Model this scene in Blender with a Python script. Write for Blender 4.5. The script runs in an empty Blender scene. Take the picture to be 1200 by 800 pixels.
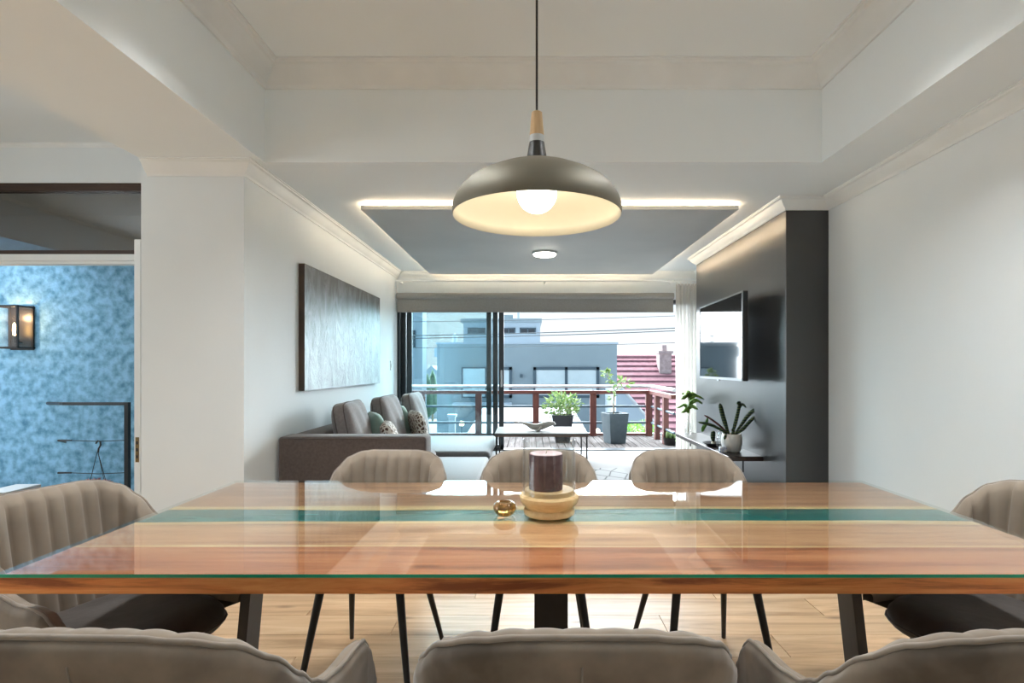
import bpy, bmesh, math, random
from mathutils import Vector, Matrix, Euler
random.seed(7)
PI = math.pi
sc = bpy.context.scene
COL = sc.collection

# ------------------------------------------------------------------ camera
cam_d = bpy.data.cameras.new('camera')
cam = bpy.data.objects.new('camera', cam_d)
COL.objects.link(cam)
cam.location = (0, 0, 1.24)
cam.rotation_euler = (PI / 2, 0, 0)
cam_d.sensor_width = 36
cam_d.lens = 19.5
cam_d.shift_x = -20 / 1200
cam_d.shift_y = 30 / 1200
cam_d.clip_start = 0.02
cam_d.clip_end = 500
sc.camera = cam

# ------------------------------------------------------------------ sky
world = bpy.data.worlds.new('sky')
sc.world = world
world.use_nodes = True
wn = world.node_tree.nodes
wl = world.node_tree.links
wn.clear()
w_out = wn.new('ShaderNodeOutputWorld')
w_bg = wn.new('ShaderNodeBackground')
w_tc = wn.new('ShaderNodeTexCoord')
w_sep = wn.new('ShaderNodeSeparateXYZ')
w_ramp = wn.new('ShaderNodeValToRGB')
wl.new(w_tc.outputs['Generated'], w_sep.inputs[0])
wl.new(w_sep.outputs['Z'], w_ramp.inputs[0])
e = w_ramp.color_ramp.elements
e[0].position = 0.0
e[0].color = (0.95, 0.97, 1.0, 1)
e[1].position = 0.6
e[1].color = (0.55, 0.76, 1.0, 1)
m_ = w_ramp.color_ramp.elements.new(0.16)
m_.color = (0.80, 0.93, 1.0, 1)
wl.new(w_ramp.outputs[0], w_bg.inputs[0])
w_bg.inputs[1].default_value = 0.62
wl.new(w_bg.outputs[0], w_out.inputs[0])


def area(name, loc, rot, sx, sy, power, color):
    l = bpy.data.lights.new(name, 'AREA')
    l.shape = 'RECTANGLE'
    l.size, l.size_y = sx, sy
    l.energy = power
    l.color = color
    o = bpy.data.objects.new(name, l)
    o.location = loc
    o.rotation_euler = rot
    COL.objects.link(o)
    return o


# broad soft sun lamp added as fill, lighting the room through the sliding doors
sun_d = bpy.data.lights.new('fill_sun', 'SUN')
sun_d.energy = 28.0
sun_d.angle = math.radians(120)
sun_d.color = (0.86, 0.95, 1.0)
sun = bpy.data.objects.new('fill_sun', sun_d)
sun.rotation_euler = (math.radians(-62), 0, math.radians(10))
sun.location = (0, 30, 12)
COL.objects.link(sun)

# fill lamps added outside the unseen back window and the kitchen-side window
area('window_fill', (0.4, -3.16, 1.6), (PI / 2, 0, 0), 2.2, 1.5, 4, (0.93, 0.97, 1.0))
area('window_fill', (-5.78, 1.2, 1.6), (PI / 2, 0, -PI / 2), 2.4, 1.5, 38, (0.93, 0.97, 1.0))

vs = sc.view_settings
sc.display_settings.display_device = 'sRGB'
vs.view_transform = 'Standard'
vs.look = 'None'
vs.exposure = 0.9
vs.gamma = 1.0
vs.use_curve_mapping = False
cy = sc.cycles
cy.use_denoising = True
cy.max_bounces = 12
cy.diffuse_bounces = 6
cy.glossy_bounces = 5
cy.transmission_bounces = 8
cy.transparent_max_bounces = 24
cy.caustics_reflective = False
cy.caustics_refractive = False
cy.sample_clamp_indirect = 6.0

# ------------------------------------------------------------------ materials
MATS = {}


def new_mat(name):
    m = bpy.data.materials.new(name)
    m.use_nodes = True
    nt = m.node_tree
    b = nt.nodes['Principled BSDF']
    return m, nt, b


def pm(name, c1, c2=None, scale=8.0, rough=0.6, stretch=(1, 1, 1), bump=0.0, bscale=None, detail=4, metal=0.0,
       sheen=0.0, spec=0.5, lo=0.35, hi=0.65, transl=0.0, coat=0.0, rand=0.0, rvar=0.0):
    """noise-driven procedural material"""
    if name in MATS:
        return MATS[name]
    m, nt, b = new_mat(name)
    N, L = nt.nodes, nt.links
    if c2 is None:
        c2 = tuple(c * 0.93 for c in c1)
    tc = N.new('ShaderNodeTexCoord')
    mp = N.new('ShaderNodeMapping')
    mp.inputs['Scale'].default_value = stretch
    no = N.new('ShaderNodeTexNoise')
    no.inputs['Scale'].default_value = scale
    no.inputs['Detail'].default_value = detail
    rp = N.new('ShaderNodeValToRGB')
    rp.color_ramp.elements[0].position = lo
    rp.color_ramp.elements[0].color = (*c1, 1)
    rp.color_ramp.elements[1].position = hi
    rp.color_ramp.elements[1].color = (*c2, 1)
    L.new(tc.outputs['Object'], mp.inputs[0])
    L.new(mp.outputs[0], no.inputs['Vector'])
    L.new(no.outputs['Fac'], rp.inputs[0])
    col = rp.outputs[0]
    if rand:
        oi = N.new('ShaderNodeObjectInfo')
        mr = N.new('ShaderNodeMapRange')
        mr.inputs['To Min'].default_value = 1 - rand
        mr.inputs['To Max'].default_value = 1 + rand
        L.new(oi.outputs['Random'], mr.inputs[0])
        hs = N.new('ShaderNodeHueSaturation')
        L.new(mr.outputs[0], hs.inputs['Value'])
        L.new(col, hs.inputs['Color'])
        col = hs.outputs[0]
        av = N.new('ShaderNodeVectorMath')
        av.operation = 'ADD'
        sv = N.new('ShaderNodeVectorMath')
        sv.operation = 'SCALE'
        sv.inputs[0].default_value = (13.0, 7.0, 5.0)
        L.new(oi.outputs['Random'], sv.inputs['Scale'])
        L.new(tc.outputs['Object'], av.inputs[0])
        L.new(sv.outputs[0], av.inputs[1])
        L.new(av.outputs[0], mp.inputs[0])
    L.new(col, b.inputs['Base Color'])
    b.inputs['Roughness'].default_value = rough
    b.inputs['Metallic'].default_value = metal
    b.inputs['Specular IOR Level'].default_value = spec
    b.inputs['Sheen Weight'].default_value = sheen
    b.inputs['Sheen Roughness'].default_value = 0.4
    b.inputs['Coat Weight'].default_value = coat
    if rvar:
        r2 = N.new('ShaderNodeMapRange')
        r2.inputs['To Min'].default_value = rough - rvar
        r2.inputs['To Max'].default_value = rough + rvar
        L.new(no.outputs['Fac'], r2.inputs[0])
        L.new(r2.outputs[0], b.inputs['Roughness'])
    if bump:
        n2 = N.new('ShaderNodeTexNoise')
        n2.inputs['Scale'].default_value = bscale or scale * 4
        n2.inputs['Detail'].default_value = 5
        L.new(mp.outputs[0], n2.inputs['Vector'])
        bp = N.new('ShaderNodeBump')
        bp.inputs['Strength'].default_value = bump
        bp.inputs['Distance'].default_value = 0.01
        L.new(n2.outputs['Fac'], bp.inputs['Height'])
        L.new(bp.outputs[0], b.inputs['Normal'])
    if transl:
        tr = N.new('ShaderNodeBsdfTranslucent')
        L.new(col, tr.inputs[0])
        mx = N.new('ShaderNodeMixShader')
        mx.inputs[0].default_value = transl
        L.new(b.outputs[0], mx.inputs[1])
        L.new(tr.outputs[0], mx.inputs[2])
        L.new(mx.outputs[0], N['Material Output'].inputs[0])
    MATS[name] = m
    return m


def glow(name, color, strength):
    if name in MATS:
        return MATS[name]
    m, nt, b = new_mat(name)
    b.inputs['Base Color'].default_value = (*color, 1)
    b.inputs['Emission Color'].default_value = (*color, 1)
    b.inputs['Emission Strength'].default_value = strength
    MATS[name] = m
    return m


def thin_glass(name, tint=(1, 1, 1), ior=1.5, rough=0.0):
    """clear sheet: lets light straight through, reflects by Fresnel"""
    if name in MATS:
        return MATS[name]
    m, nt, b = new_mat(name)
    N, L = nt.nodes, nt.links
    N.remove(b)
    # Schlick reflectance from the unsigned view angle, so a sheet acts the same from both sides
    f0 = ((ior - 1) / (ior + 1)) ** 2
    ge = N.new('ShaderNodeNewGeometry')
    dt = N.new('ShaderNodeVectorMath')
    dt.operation = 'DOT_PRODUCT'
    L.new(ge.outputs['Normal'], dt.inputs[0])
    L.new(ge.outputs['Incoming'], dt.inputs[1])

    def mth(op, a, b_=None):
        n_ = N.new('ShaderNodeMath')
        n_.operation = op
        for k_, v_ in enumerate((a, b_)):
            if v_ is None:
                continue
            if isinstance(v_, (int, float)):
                n_.inputs[k_].default_value = v_
            else:
                L.new(v_, n_.inputs[k_])
        return n_.outputs[0]
    fz = mth('POWER', mth('SUBTRACT', 1.0, mth('ABSOLUTE', dt.outputs['Value'])), 5.0)
    fz = mth('ADD', mth('MULTIPLY', fz, 1 - f0), f0)
    t = N.new('ShaderNodeBsdfTransparent')
    no = N.new('ShaderNodeTexNoise')
    no.inputs['Scale'].default_value = 2
    rp = N.new('ShaderNodeValToRGB')
    rp.color_ramp.elements[0].color = (*tint, 1)
    rp.color_ramp.elements[1].color = (*[c * 0.99 for c in tint], 1)
    L.new(no.outputs['Fac'], rp.inputs[0])
    L.new(rp.outputs[0], t.inputs[0])
    g = N.new('ShaderNodeBsdfGlossy')
    g.inputs['Roughness'].default_value = rough
    mx = N.new('ShaderNodeMixShader')
    L.new(fz, mx.inputs[0])
    L.new(t.outputs[0], mx.inputs[1])
    L.new(g.outputs[0], mx.inputs[2])
    L.new(mx.outputs[0], N['Material Output'].inputs[0])
    MATS[name] = m
    return m


def wood(name, c_dark, c_mid, c_light, rough=0.4, axis='X', scale=1.0, knots=True, rand=0.0):
    """streaky wood grain running along one axis"""
    if name in MATS:
        return MATS[name]
    m, nt, b = new_mat(name)
    N, L = nt.nodes, nt.links
    tc = N.new('ShaderNodeTexCoord')
    vec = tc.outputs['Object']
    if rand:
        oi = N.new('ShaderNodeObjectInfo')
        sv = N.new('ShaderNodeVectorMath')
        sv.operation = 'SCALE'
        sv.inputs[0].default_value = (31.0, 17.0, 5.0)
        L.new(oi.outputs['Random'], sv.inputs['Scale'])
        av = N.new('ShaderNodeVectorMath')
        av.operation = 'ADD'
        L.new(vec, av.inputs[0])
        L.new(sv.outputs[0], av.inputs[1])
        vec = av.outputs[0]
    mp = N.new('ShaderNodeMapping')
    st = {'X': (0.8, 11, 11), 'Y': (11, 0.8, 11), 'Z': (11, 11, 0.8)}[axis]
    mp.inputs['Scale'].default_value = tuple(s * scale for s in st)
    L.new(vec, mp.inputs[0])
    n1 = N.new('ShaderNodeTexNoise')
    n1.inputs['Scale'].default_value = 1.2
    n1.inputs['Detail'].default_value = 9
    n1.inputs['Roughness'].default_value = 0.66
    n1.inputs['Distortion'].default_value = 0.5
    L.new(mp.outputs[0], n1.inputs['Vector'])
    rp = N.new('ShaderNodeValToRGB')
    el = rp.color_ramp.elements
    el[0].position, el[0].color = 0.36, (*c_dark, 1)
    el[1].position, el[1].color = 0.64, (*c_light, 1)
    k = el.new(0.5)
    k.color = (*c_mid, 1)
    L.new(n1.outputs['Fac'], rp.inputs[0])
    col = rp.outputs[0]
    if knots:
        mp2 = N.new('ShaderNodeMapping')
        s2 = {'X': (1.3, 4.2, 1), 'Y': (4.2, 1.3, 1), 'Z': (4.2, 4.2, 1.3)}[axis]
        mp2.inputs['Scale'].default_value = tuple(s * scale for s in s2)
        L.new(vec, mp2.inputs[0])
        vo = N.new('ShaderNodeTexVoronoi')
        vo.inputs['Scale'].default_value = 1.6
        L.new(mp2.outputs[0], vo.inputs['Vector'])
        r2 = N.new('ShaderNodeValToRGB')
        r2.color_ramp.elements[0].position = 0.02
        r2.color_ramp.elements[0].color = (0.35, 0.28, 0.25, 1)
        r2.color_ramp.elements[1].position = 0.14
        r2.color_ramp.elements[1].color = (1, 1, 1, 1)
        L.new(vo.outputs['Distance'], r2.inputs[0])
        mu = N.new('ShaderNodeMix')
        mu.data_type = 'RGBA'
        mu.blend_type = 'MULTIPLY'
        mu.inputs[0].default_value = 0.8
        L.new(col, mu.inputs[6])
        L.new(r2.outputs[0], mu.inputs[7])
        col = mu.outputs[2]
    if rand:
        mr = N.new('ShaderNodeMapRange')
        mr.inputs['To Min'].default_value = 1 - rand
        mr.inputs['To Max'].default_value = 1 + rand
        L.new(oi.outputs['Random'], mr.inputs[0])
        hs = N.new('ShaderNodeHueSaturation')
        L.new(mr.outputs[0], hs.inputs['Value'])
        L.new(col, hs.inputs['Color'])
        col = hs.outputs[0]
    L.new(col, b.inputs['Base Color'])
    b.inputs['Roughness'].default_value = rough
    MATS[name] = m
    return m


M_wall = pm('wall_paint', (0.765, 0.81, 0.83), (0.745, 0.79, 0.81), 1.5, 0.75, bump=0.03, bscale=60)
M_ceil = pm('ceiling_paint', (0.85, 0.90, 0.92), (0.83, 0.88, 0.90), 1.2, 0.8)
M_trim = pm('trim_paint', (0.82, 0.85, 0.85), None, 3, 0.55)
M_accent = pm('charcoal_satin_paint', (0.028, 0.0275, 0.0275), (0.023, 0.0225, 0.0225), 3, 0.30, spec=0.9)
M_blue = pm('blue_stucco', (0.08, 0.23, 0.36), (0.31, 0.58, 0.77), 12, 0.85, bump=0.7, bscale=40, detail=14, lo=0.30, hi=0.62)
M_black = pm('black_powder_coat', (0.012, 0.011, 0.011), (0.018, 0.016, 0.016), 20, 0.42)
M_steel = pm('leg_steel', (0.035, 0.033, 0.035), (0.03, 0.028, 0.03), 30, 0.4)
M_alu = pm('charcoal_aluminium', (0.035, 0.045, 0.052), None, 12, 0.4, metal=0.2)
M_oak = wood('oak_laminate', (0.46, 0.285, 0.155), (0.62, 0.41, 0.235), (0.72, 0.51, 0.315), 0.38, 'X', 1.0, True, 0.10)
M_pale = pm('pale_polished_floor', (0.33, 0.325, 0.325), (0.31, 0.305, 0.305), 3, 0.6, spec=0.0)
M_brown = wood('dark_brown_frame_wood', (0.03, 0.014, 0.008), (0.045, 0.02, 0.01), (0.06, 0.03, 0.016), 0.5, 'X', 2, False)
M_slab_near = wood('red_walnut_slab', (0.30, 0.085, 0.03), (0.50, 0.175, 0.07), (0.62, 0.27, 0.12), 0.45, 'X', 1.3)
M_slab_mid = wood('honey_walnut_slab', (0.38, 0.17, 0.08), (0.58, 0.30, 0.155), (0.68, 0.40, 0.22), 0.45, 'X', 1.3)
M_slab_far = wood('brown_walnut_slab', (0.25, 0.11, 0.055), (0.40, 0.20, 0.105), (0.50, 0.28, 0.155), 0.45, 'X', 1.3)
M_sap = wood('pale_sapwood', (0.60, 0.40, 0.18), (0.72, 0.52, 0.26), (0.78, 0.60, 0.34), 0.45, 'X', 1.5, False)
M_edge = wood('orange_wood_edge', (0.30, 0.078, 0.022), (0.74, 0.25, 0.07), (0.88, 0.38, 0.125), 0.42, 'X', 2.2)
M_resin = pm('teal_resin', (0.012, 0.12, 0.12), (0.03, 0.20, 0.19), 3, 0.2, stretch=(0.6, 3, 1))
M_gtop = thin_glass('table_glass_sheet', (0.96, 0.985, 0.97), 1.42)
M_gedge = pm('green_glass_edge', (0.01, 0.30, 0.16), (0.02, 0.42, 0.25), 3, 0.15, stretch=(1, 1, 1))
M_glass = thin_glass('clear_glass', (0.975, 0.985, 0.985), 1.6)
M_pane = thin_glass('blue_tinted_pane', (0.91, 0.965, 0.975), 1.5)
M_transom = thin_glass('transom_pane', (0.45, 0.48, 0.5), 3.0)
M_velvet = pm('taupe_velvet', (0.085, 0.066, 0.05), (0.25, 0.205, 0.16), 5, 0.8, sheen=0.35, detail=5, lo=0.36, hi=0.62)  # nap mottling; darkened overall, shade on the chair backs put in the colour
M_pad = pm('taupe_velvet_pad', (0.20, 0.158, 0.118), (0.27, 0.218, 0.168), 5, 0.8, sheen=0.35)
M_piping = pm('taupe_piping', (0.20, 0.165, 0.135), (0.27, 0.23, 0.19), 18, 0.8, sheen=0.3)
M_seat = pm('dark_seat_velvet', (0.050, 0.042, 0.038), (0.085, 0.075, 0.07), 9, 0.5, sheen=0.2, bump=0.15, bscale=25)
M_sofa = pm('brown_grey_sofa_weave', (0.080, 0.060, 0.054), (0.10, 0.078, 0.070), 60, 0.85, sheen=0.35, bump=0.1, bscale=260)
M_sofa_p = pm('sofa_piping', (0.10, 0.075, 0.068), None, 40, 0.8)
M_cushion = pm('grey_cushion_weave', (0.20, 0.175, 0.17), (0.24, 0.215, 0.21), 50, 0.85, sheen=0.4, bump=0.1, bscale=200)
M_green = pm('sage_green_cotton', (0.25, 0.38, 0.33), (0.30, 0.43, 0.38), 14, 0.85, sheen=0.3)
M_chaise = pm('grey_chaise_weave', (0.135, 0.137, 0.14), (0.155, 0.157, 0.16), 50, 0.8, sheen=0.4)
M_otto = pm('pale_grey_ottoman_weave', (0.175, 0.18, 0.183), (0.19, 0.195, 0.198), 40, 0.75, sheen=0.3)
M_white = pm('white_plastic', (0.78, 0.78, 0.76), None, 5, 0.4)
M_marble = pm('pale_grey_stone_top', (0.17, 0.163, 0.16), (0.21, 0.203, 0.197), 5, 0.6, spec=0.05)
M_bronze = pm('pendant_bronze', (0.17, 0.155, 0.115), (0.185, 0.17, 0.13), 5, 0.55, metal=0.5)
M_cream = pm('pendant_inner_cream', (0.66, 0.62, 0.50), None, 4, 0.5)
M_ash = wood('pale_ash', (0.52, 0.33, 0.16), (0.62, 0.42, 0.22), (0.68, 0.48, 0.27), 0.5, 'Z', 3, False)
M_pine = wood('pale_pine', (0.62, 0.42, 0.20), (0.74, 0.54, 0.28), (0.80, 0.61, 0.34), 0.5, 'X', 2.5, False)
M_candle = pm('plum_wax', (0.065, 0.028, 0.038), (0.11, 0.06, 0.068), 45, 0.6, detail=6)
M_candletop = pm('pale_mauve_wax', (0.42, 0.30, 0.32), (0.48, 0.36, 0.38), 20, 0.5)
M_wick = pm('wick', (0.75, 0.68, 0.55), None, 40, 0.8)
M_amber = pm('amber_glass', (0.55, 0.22, 0.04), (0.85, 0.45, 0.12), 25, 0.08, coat=0.8)
_b = M_amber.node_tree.nodes['Principled BSDF']
_b.inputs['Transmission Weight'].default_value = 0.75
_b.inputs['Roughness'].default_value = 0.03
M_redwood = wood('red_brown_hardwood', (0.08, 0.018, 0.014), (0.12, 0.03, 0.022), (0.16, 0.046, 0.03), 0.5, 'X', 3, False)
M_redpost = wood('red_brown_post_hardwood', (0.08, 0.018, 0.014), (0.12, 0.03, 0.022), (0.16, 0.046, 0.03), 0.5, 'Z', 3, False)
M_tube = pm('galvanised_tube', (0.5, 0.53, 0.55), None, 12, 0.35, metal=0.6)
M_deck = wood('weathered_deck', (0.08, 0.07, 0.067), (0.125, 0.113, 0.11), (0.165, 0.153, 0.15), 0.6, 'Y', 2, False, 0.10)
M_deck.node_tree.nodes['Principled BSDF'].inputs['Specular IOR Level'].default_value = 0.0
M_planter = pm('slate_grey_planter', (0.065, 0.095, 0.115), (0.08, 0.11, 0.13), 14, 0.55)
M_soil = pm('soil', (0.05, 0.033, 0.022), (0.09, 0.06, 0.04), 60, 0.95, bump=0.6)
M_leaf = pm('green_leaf', (0.07, 0.20, 0.035), (0.16, 0.33, 0.07), 8, 0.45, transl=0.25, rand=0.2)
M_leafy = pm('bright_leaf', (0.16, 0.36, 0.06), (0.34, 0.55, 0.14), 8, 0.45, transl=0.3)
M_bush = pm('pale_bush_leaf', (0.07, 0.17, 0.06), (0.25, 0.32, 0.11), 22, 0.5, transl=0.3)
M_stem = pm('stem', (0.28, 0.22, 0.14), (0.36, 0.30, 0.2), 20, 0.7)
M_pot = pm('white_ceramic', (0.74, 0.73, 0.70), None, 6, 0.35)
M_shelf = wood('espresso_shelf', (0.022, 0.014, 0.012), (0.032, 0.02, 0.016), (0.045, 0.03, 0.024), 0.28, 'Y', 2, False)
M_whale = wood('bleached_wood', (0.34, 0.32, 0.29), (0.42, 0.40, 0.37), (0.48, 0.46, 0.43), 0.6, 'X', 3, False)
M_blind = pm('taupe_blind_fabric', (0.33, 0.31, 0.285), (0.36, 0.34, 0.315), 60, 0.85)
M_screen = pm('tv_screen', (0.006, 0.007, 0.009), None, 3, 0.05, spec=0.2)
M_bezel = pm('tv_bezel', (0.3, 0.31, 0.32), None, 10, 0.3, metal=0.8)
M_tvback = pm('tv_back', (0.012, 0.012, 0.013), None, 10, 0.5)
M_panelpaint = pm('dropped_panel_paint', (0.62, 0.62, 0.61), None, 2, 0.6)
M_porch = pm('beige_porch_tile', (0.50, 0.42, 0.34), (0.56, 0.48, 0.40), 6, 0.5)
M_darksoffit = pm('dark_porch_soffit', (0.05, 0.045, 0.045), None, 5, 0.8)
M_house = pm('blue_grey_plaster', (0.235, 0.29, 0.315), (0.245, 0.30, 0.325), 1.2, 0.85)
M_house2 = pm('pale_blue_plaster', (0.36, 0.43, 0.49), (0.37, 0.44, 0.50), 1.2, 0.85)
M_house3 = pm('white_plaster', (0.50, 0.53, 0.55), None, 1.2, 0.85)
M_hwin = pm('drawn_white_blind', (0.52, 0.60, 0.62), (0.50, 0.58, 0.60), 3, 0.3)
M_hframe = pm('slate_window_frame', (0.05, 0.085, 0.11), None, 6, 0.5)
M_hdark = pm('dark_window_glass', (0.03, 0.04, 0.05), None, 3, 0.08)
M_rooftile = pm('faded_red_roof_tile', (0.22, 0.118, 0.135), (0.255, 0.148, 0.165), 5, 0.8, rand=0.06, spec=0.0)
M_brickch = pm('weathered_chimney', (0.30, 0.24, 0.24), (0.42, 0.34, 0.33), 6, 0.9)
M_ground = pm('street_concrete', (0.26, 0.265, 0.27), (0.22, 0.225, 0.23), 0.5, 0.9)
M_tree = pm('distant_tree', (0.05, 0.10, 0.06), (0.10, 0.17, 0.09), 6, 0.8)
M_cable = pm('cable_rubber', (0.10, 0.12, 0.13), None, 5, 0.7)
M_brass = pm('aged_brass', (0.16, 0.11, 0.05), (0.24, 0.17, 0.08), 40, 0.4, metal=0.8)
M_led = glow('warm_led', (1.0, 0.80, 0.58), 16.0)
M_bulb = glow('opal_bulb_glow', (1.0, 0.93, 0.78), 9.0)
M_flush = glow('flush_lamp_glow', (1.0, 0.93, 0.78), 25.0)
M_fil = glow('filament_glow', (1.0, 0.55, 0.18), 30.0)
M_garden = glow('garden_lamp_glow', (1.0, 0.8, 0.5), 6.0)


def sheer():
    m, nt, b = new_mat('sheer_curtain')
    N, L = nt.nodes, nt.links
    b.inputs['Base Color'].default_value = (0.72, 0.70, 0.65, 1)
    b.inputs['Roughness'].default_value = 0.9
    tl = N.new('ShaderNodeBsdfTranslucent')
    tl.inputs[0].default_value = (0.62, 0.60, 0.565, 1)
    tp = N.new('ShaderNodeBsdfTransparent')
    no = N.new('ShaderNodeTexNoise')
    no.inputs['Scale'].default_value = 300
    mr = N.new('ShaderNodeMapRange')
    mr.inputs['To Min'].default_value = 0.08
    mr.inputs['To Max'].default_value = 0.22
    L.new(no.outputs['Fac'], mr.inputs[0])
    m1 = N.new('ShaderNodeMixShader')
    m1.inputs[0].default_value = 0.5
    L.new(b.outputs[0], m1.inputs[1])
    L.new(tl.outputs[0], m1.inputs[2])
    m2 = N.new('ShaderNodeMixShader')
    L.new(mr.outputs[0], m2.inputs[0])
    L.new(m1.outputs[0], m2.inputs[1])
    L.new(tp.outputs[0], m2.inputs[2])
    L.new(m2.outputs[0], N['Material Output'].inputs[0])
    return m


M_sheer = sheer()


def painting_mat():
    """silver grey streaked abstract canvas: pale strokes, darker towards the top, dark flecks low down"""
    m, nt, b = new_mat('silver_abstract_canvas')
    N, L = nt.nodes, nt.links
    tc = N.new('ShaderNodeTexCoord')
    mp = N.new('ShaderNodeMapping')
    mp.inputs['Scale'].default_value = (1, 3.6, 1.7)
    mp.inputs['Rotation'].default_value = (0.35, 0, 0)
    L.new(tc.outputs['Object'], mp.inputs[0])
    n1 = N.new('ShaderNodeTexNoise')
    n1.inputs['Scale'].default_value = 2.6
    n1.inputs['Detail'].default_value = 9
    n1.inputs['Roughness'].default_value = 0.7
    n1.inputs['Distortion'].default_value = 1.0
    L.new(mp.outputs[0], n1.inputs['Vector'])
    sp = N.new('ShaderNodeSeparateXYZ')
    L.new(tc.outputs['Object'], sp.inputs[0])
    gz = N.new('ShaderNodeMapRange')
    gz.inputs['From Min'].default_value = 0.0
    gz.inputs['From Max'].default_value = 0.95
    gz.inputs['To Min'].default_value = 0.13
    gz.inputs['To Max'].default_value = -0.16
    L.new(sp.outputs['Z'], gz.inputs[0])
    ad = N.new('ShaderNodeMath')
    ad.operation = 'ADD'
    L.new(n1.outputs['Fac'], ad.inputs[0])
    L.new(gz.outputs[0], ad.inputs[1])
    rp = N.new('ShaderNodeValToRGB')
    el = rp.color_ramp.elements
    el[0].position, el[0].color = 0.30, (0.075, 0.075, 0.075, 1)
    el[1].position, el[1].color = 0.72, (0.30, 0.325, 0.335, 1)
    k = el.new(0.5)
    k.color = (0.17, 0.185, 0.19, 1)
    L.new(ad.outputs[0], rp.inputs[0])
    L.new(rp.outputs[0], b.inputs['Base Color'])
    b.inputs['Roughness'].default_value = 0.42
    b.inputs['Metallic'].default_value = 0.35
    bp = N.new('ShaderNodeBump')
    bp.inputs['Strength'].default_value = 0.5
    bp.inputs['Distance'].default_value = 0.02
    L.new(n1.outputs['Fac'], bp.inputs['Height'])
    L.new(bp.outputs[0], b.inputs['Normal'])
    return m


M_canvas = painting_mat()


def pattern_mat():
    """brown and white woven blotches for the patterned cushions"""
    m, nt, b = new_mat('brown_white_woven_pattern')
    N, L = nt.nodes, nt.links
    tc = N.new('ShaderNodeTexCoord')
    mp = N.new('ShaderNodeMapping')
    mp.inputs['Scale'].default_value = (1, 1.8, 1)
    L.new(tc.outputs['Object'], mp.inputs[0])
    vo = N.new('ShaderNodeTexVoronoi')
    vo.inputs['Scale'].default_value = 26
    vo.feature = 'DISTANCE_TO_EDGE'
    L.new(mp.outputs[0], vo.inputs['Vector'])
    rp = N.new('ShaderNodeValToRGB')
    rp.color_ramp.elements[0].position = 0.10
    rp.color_ramp.elements[0].color = (0.70, 0.66, 0.60, 1)
    rp.color_ramp.elements[1].position = 0.20
    rp.color_ramp.elements[1].color = (0.10, 0.05, 0.03, 1)
    L.new(vo.outputs[0], rp.inputs[0])
    L.new(rp.outputs[0], b.inputs['Base Color'])
    b.inputs['Roughness'].default_value = 0.85
    return m


M_pattern = pattern_mat()


def rug_mat():
    m, nt, b = new_mat('pale_lattice_rug')
    N, L = nt.nodes, nt.links
    tc = N.new('ShaderNodeTexCoord')
    mp = N.new('ShaderNodeMapping')
    mp.inputs['Rotation'].default_value = (0, 0, 0.5)
    mp.inputs['Scale'].default_value = (1, 0.6, 1)
    L.new(tc.outputs['Object'], mp.inputs[0])
    vo = N.new('ShaderNodeTexVoronoi')
    vo.feature = 'DISTANCE_TO_EDGE'
    vo.inputs['Scale'].default_value = 6
    vo.inputs['Randomness'].default_value = 0.25
    L.new(mp.outputs[0], vo.inputs['Vector'])
    rp = N.new('ShaderNodeValToRGB')
    rp.color_ramp.elements[0].position = 0.02
    rp.color_ramp.elements[0].color = (0.04, 0.04, 0.045, 1)
    rp.color_ramp.elements[1].position = 0.06
    rp.color_ramp.elements[1].color = (0.30, 0.30, 0.305, 1)
    L.new(vo.outputs[0], rp.inputs[0])
    L.new(rp.outputs[0], b.inputs['Base Color'])
    b.inputs['Roughness'].default_value = 0.9
    return m


M_rug = rug_mat()


def striped_leaf():
    """dark green strap leaf with paler cross bands"""
    m, nt, b = new_mat('banded_leaf')
    N, L = nt.nodes, nt.links
    tc = N.new('ShaderNodeTexCoord')
    wv = N.new('ShaderNodeTexWave')
    wv.bands_direction = 'Z'
    wv.inputs['Scale'].default_value = 14
    wv.inputs['Distortion'].default_value = 1.5
    wv.inputs['Detail'].default_value = 1
    L.new(tc.outputs['Object'], wv.inputs['Vector'])
    rp = N.new('ShaderNodeValToRGB')
    rp.color_ramp.elements[0].color = (0.012, 0.035, 0.018, 1)
    rp.color_ramp.elements[0].position = 0.55
    rp.color_ramp.elements[1].color = (0.10, 0.15, 0.045, 1)
    rp.color_ramp.elements[1].position = 0.9
    L.new(wv.outputs['Fac'], rp.inputs[0])
    L.new(rp.outputs[0], b.inputs['Base Color'])
    b.inputs['Roughness'].default_value = 0.4
    return m


M_band = striped_leaf()


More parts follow.
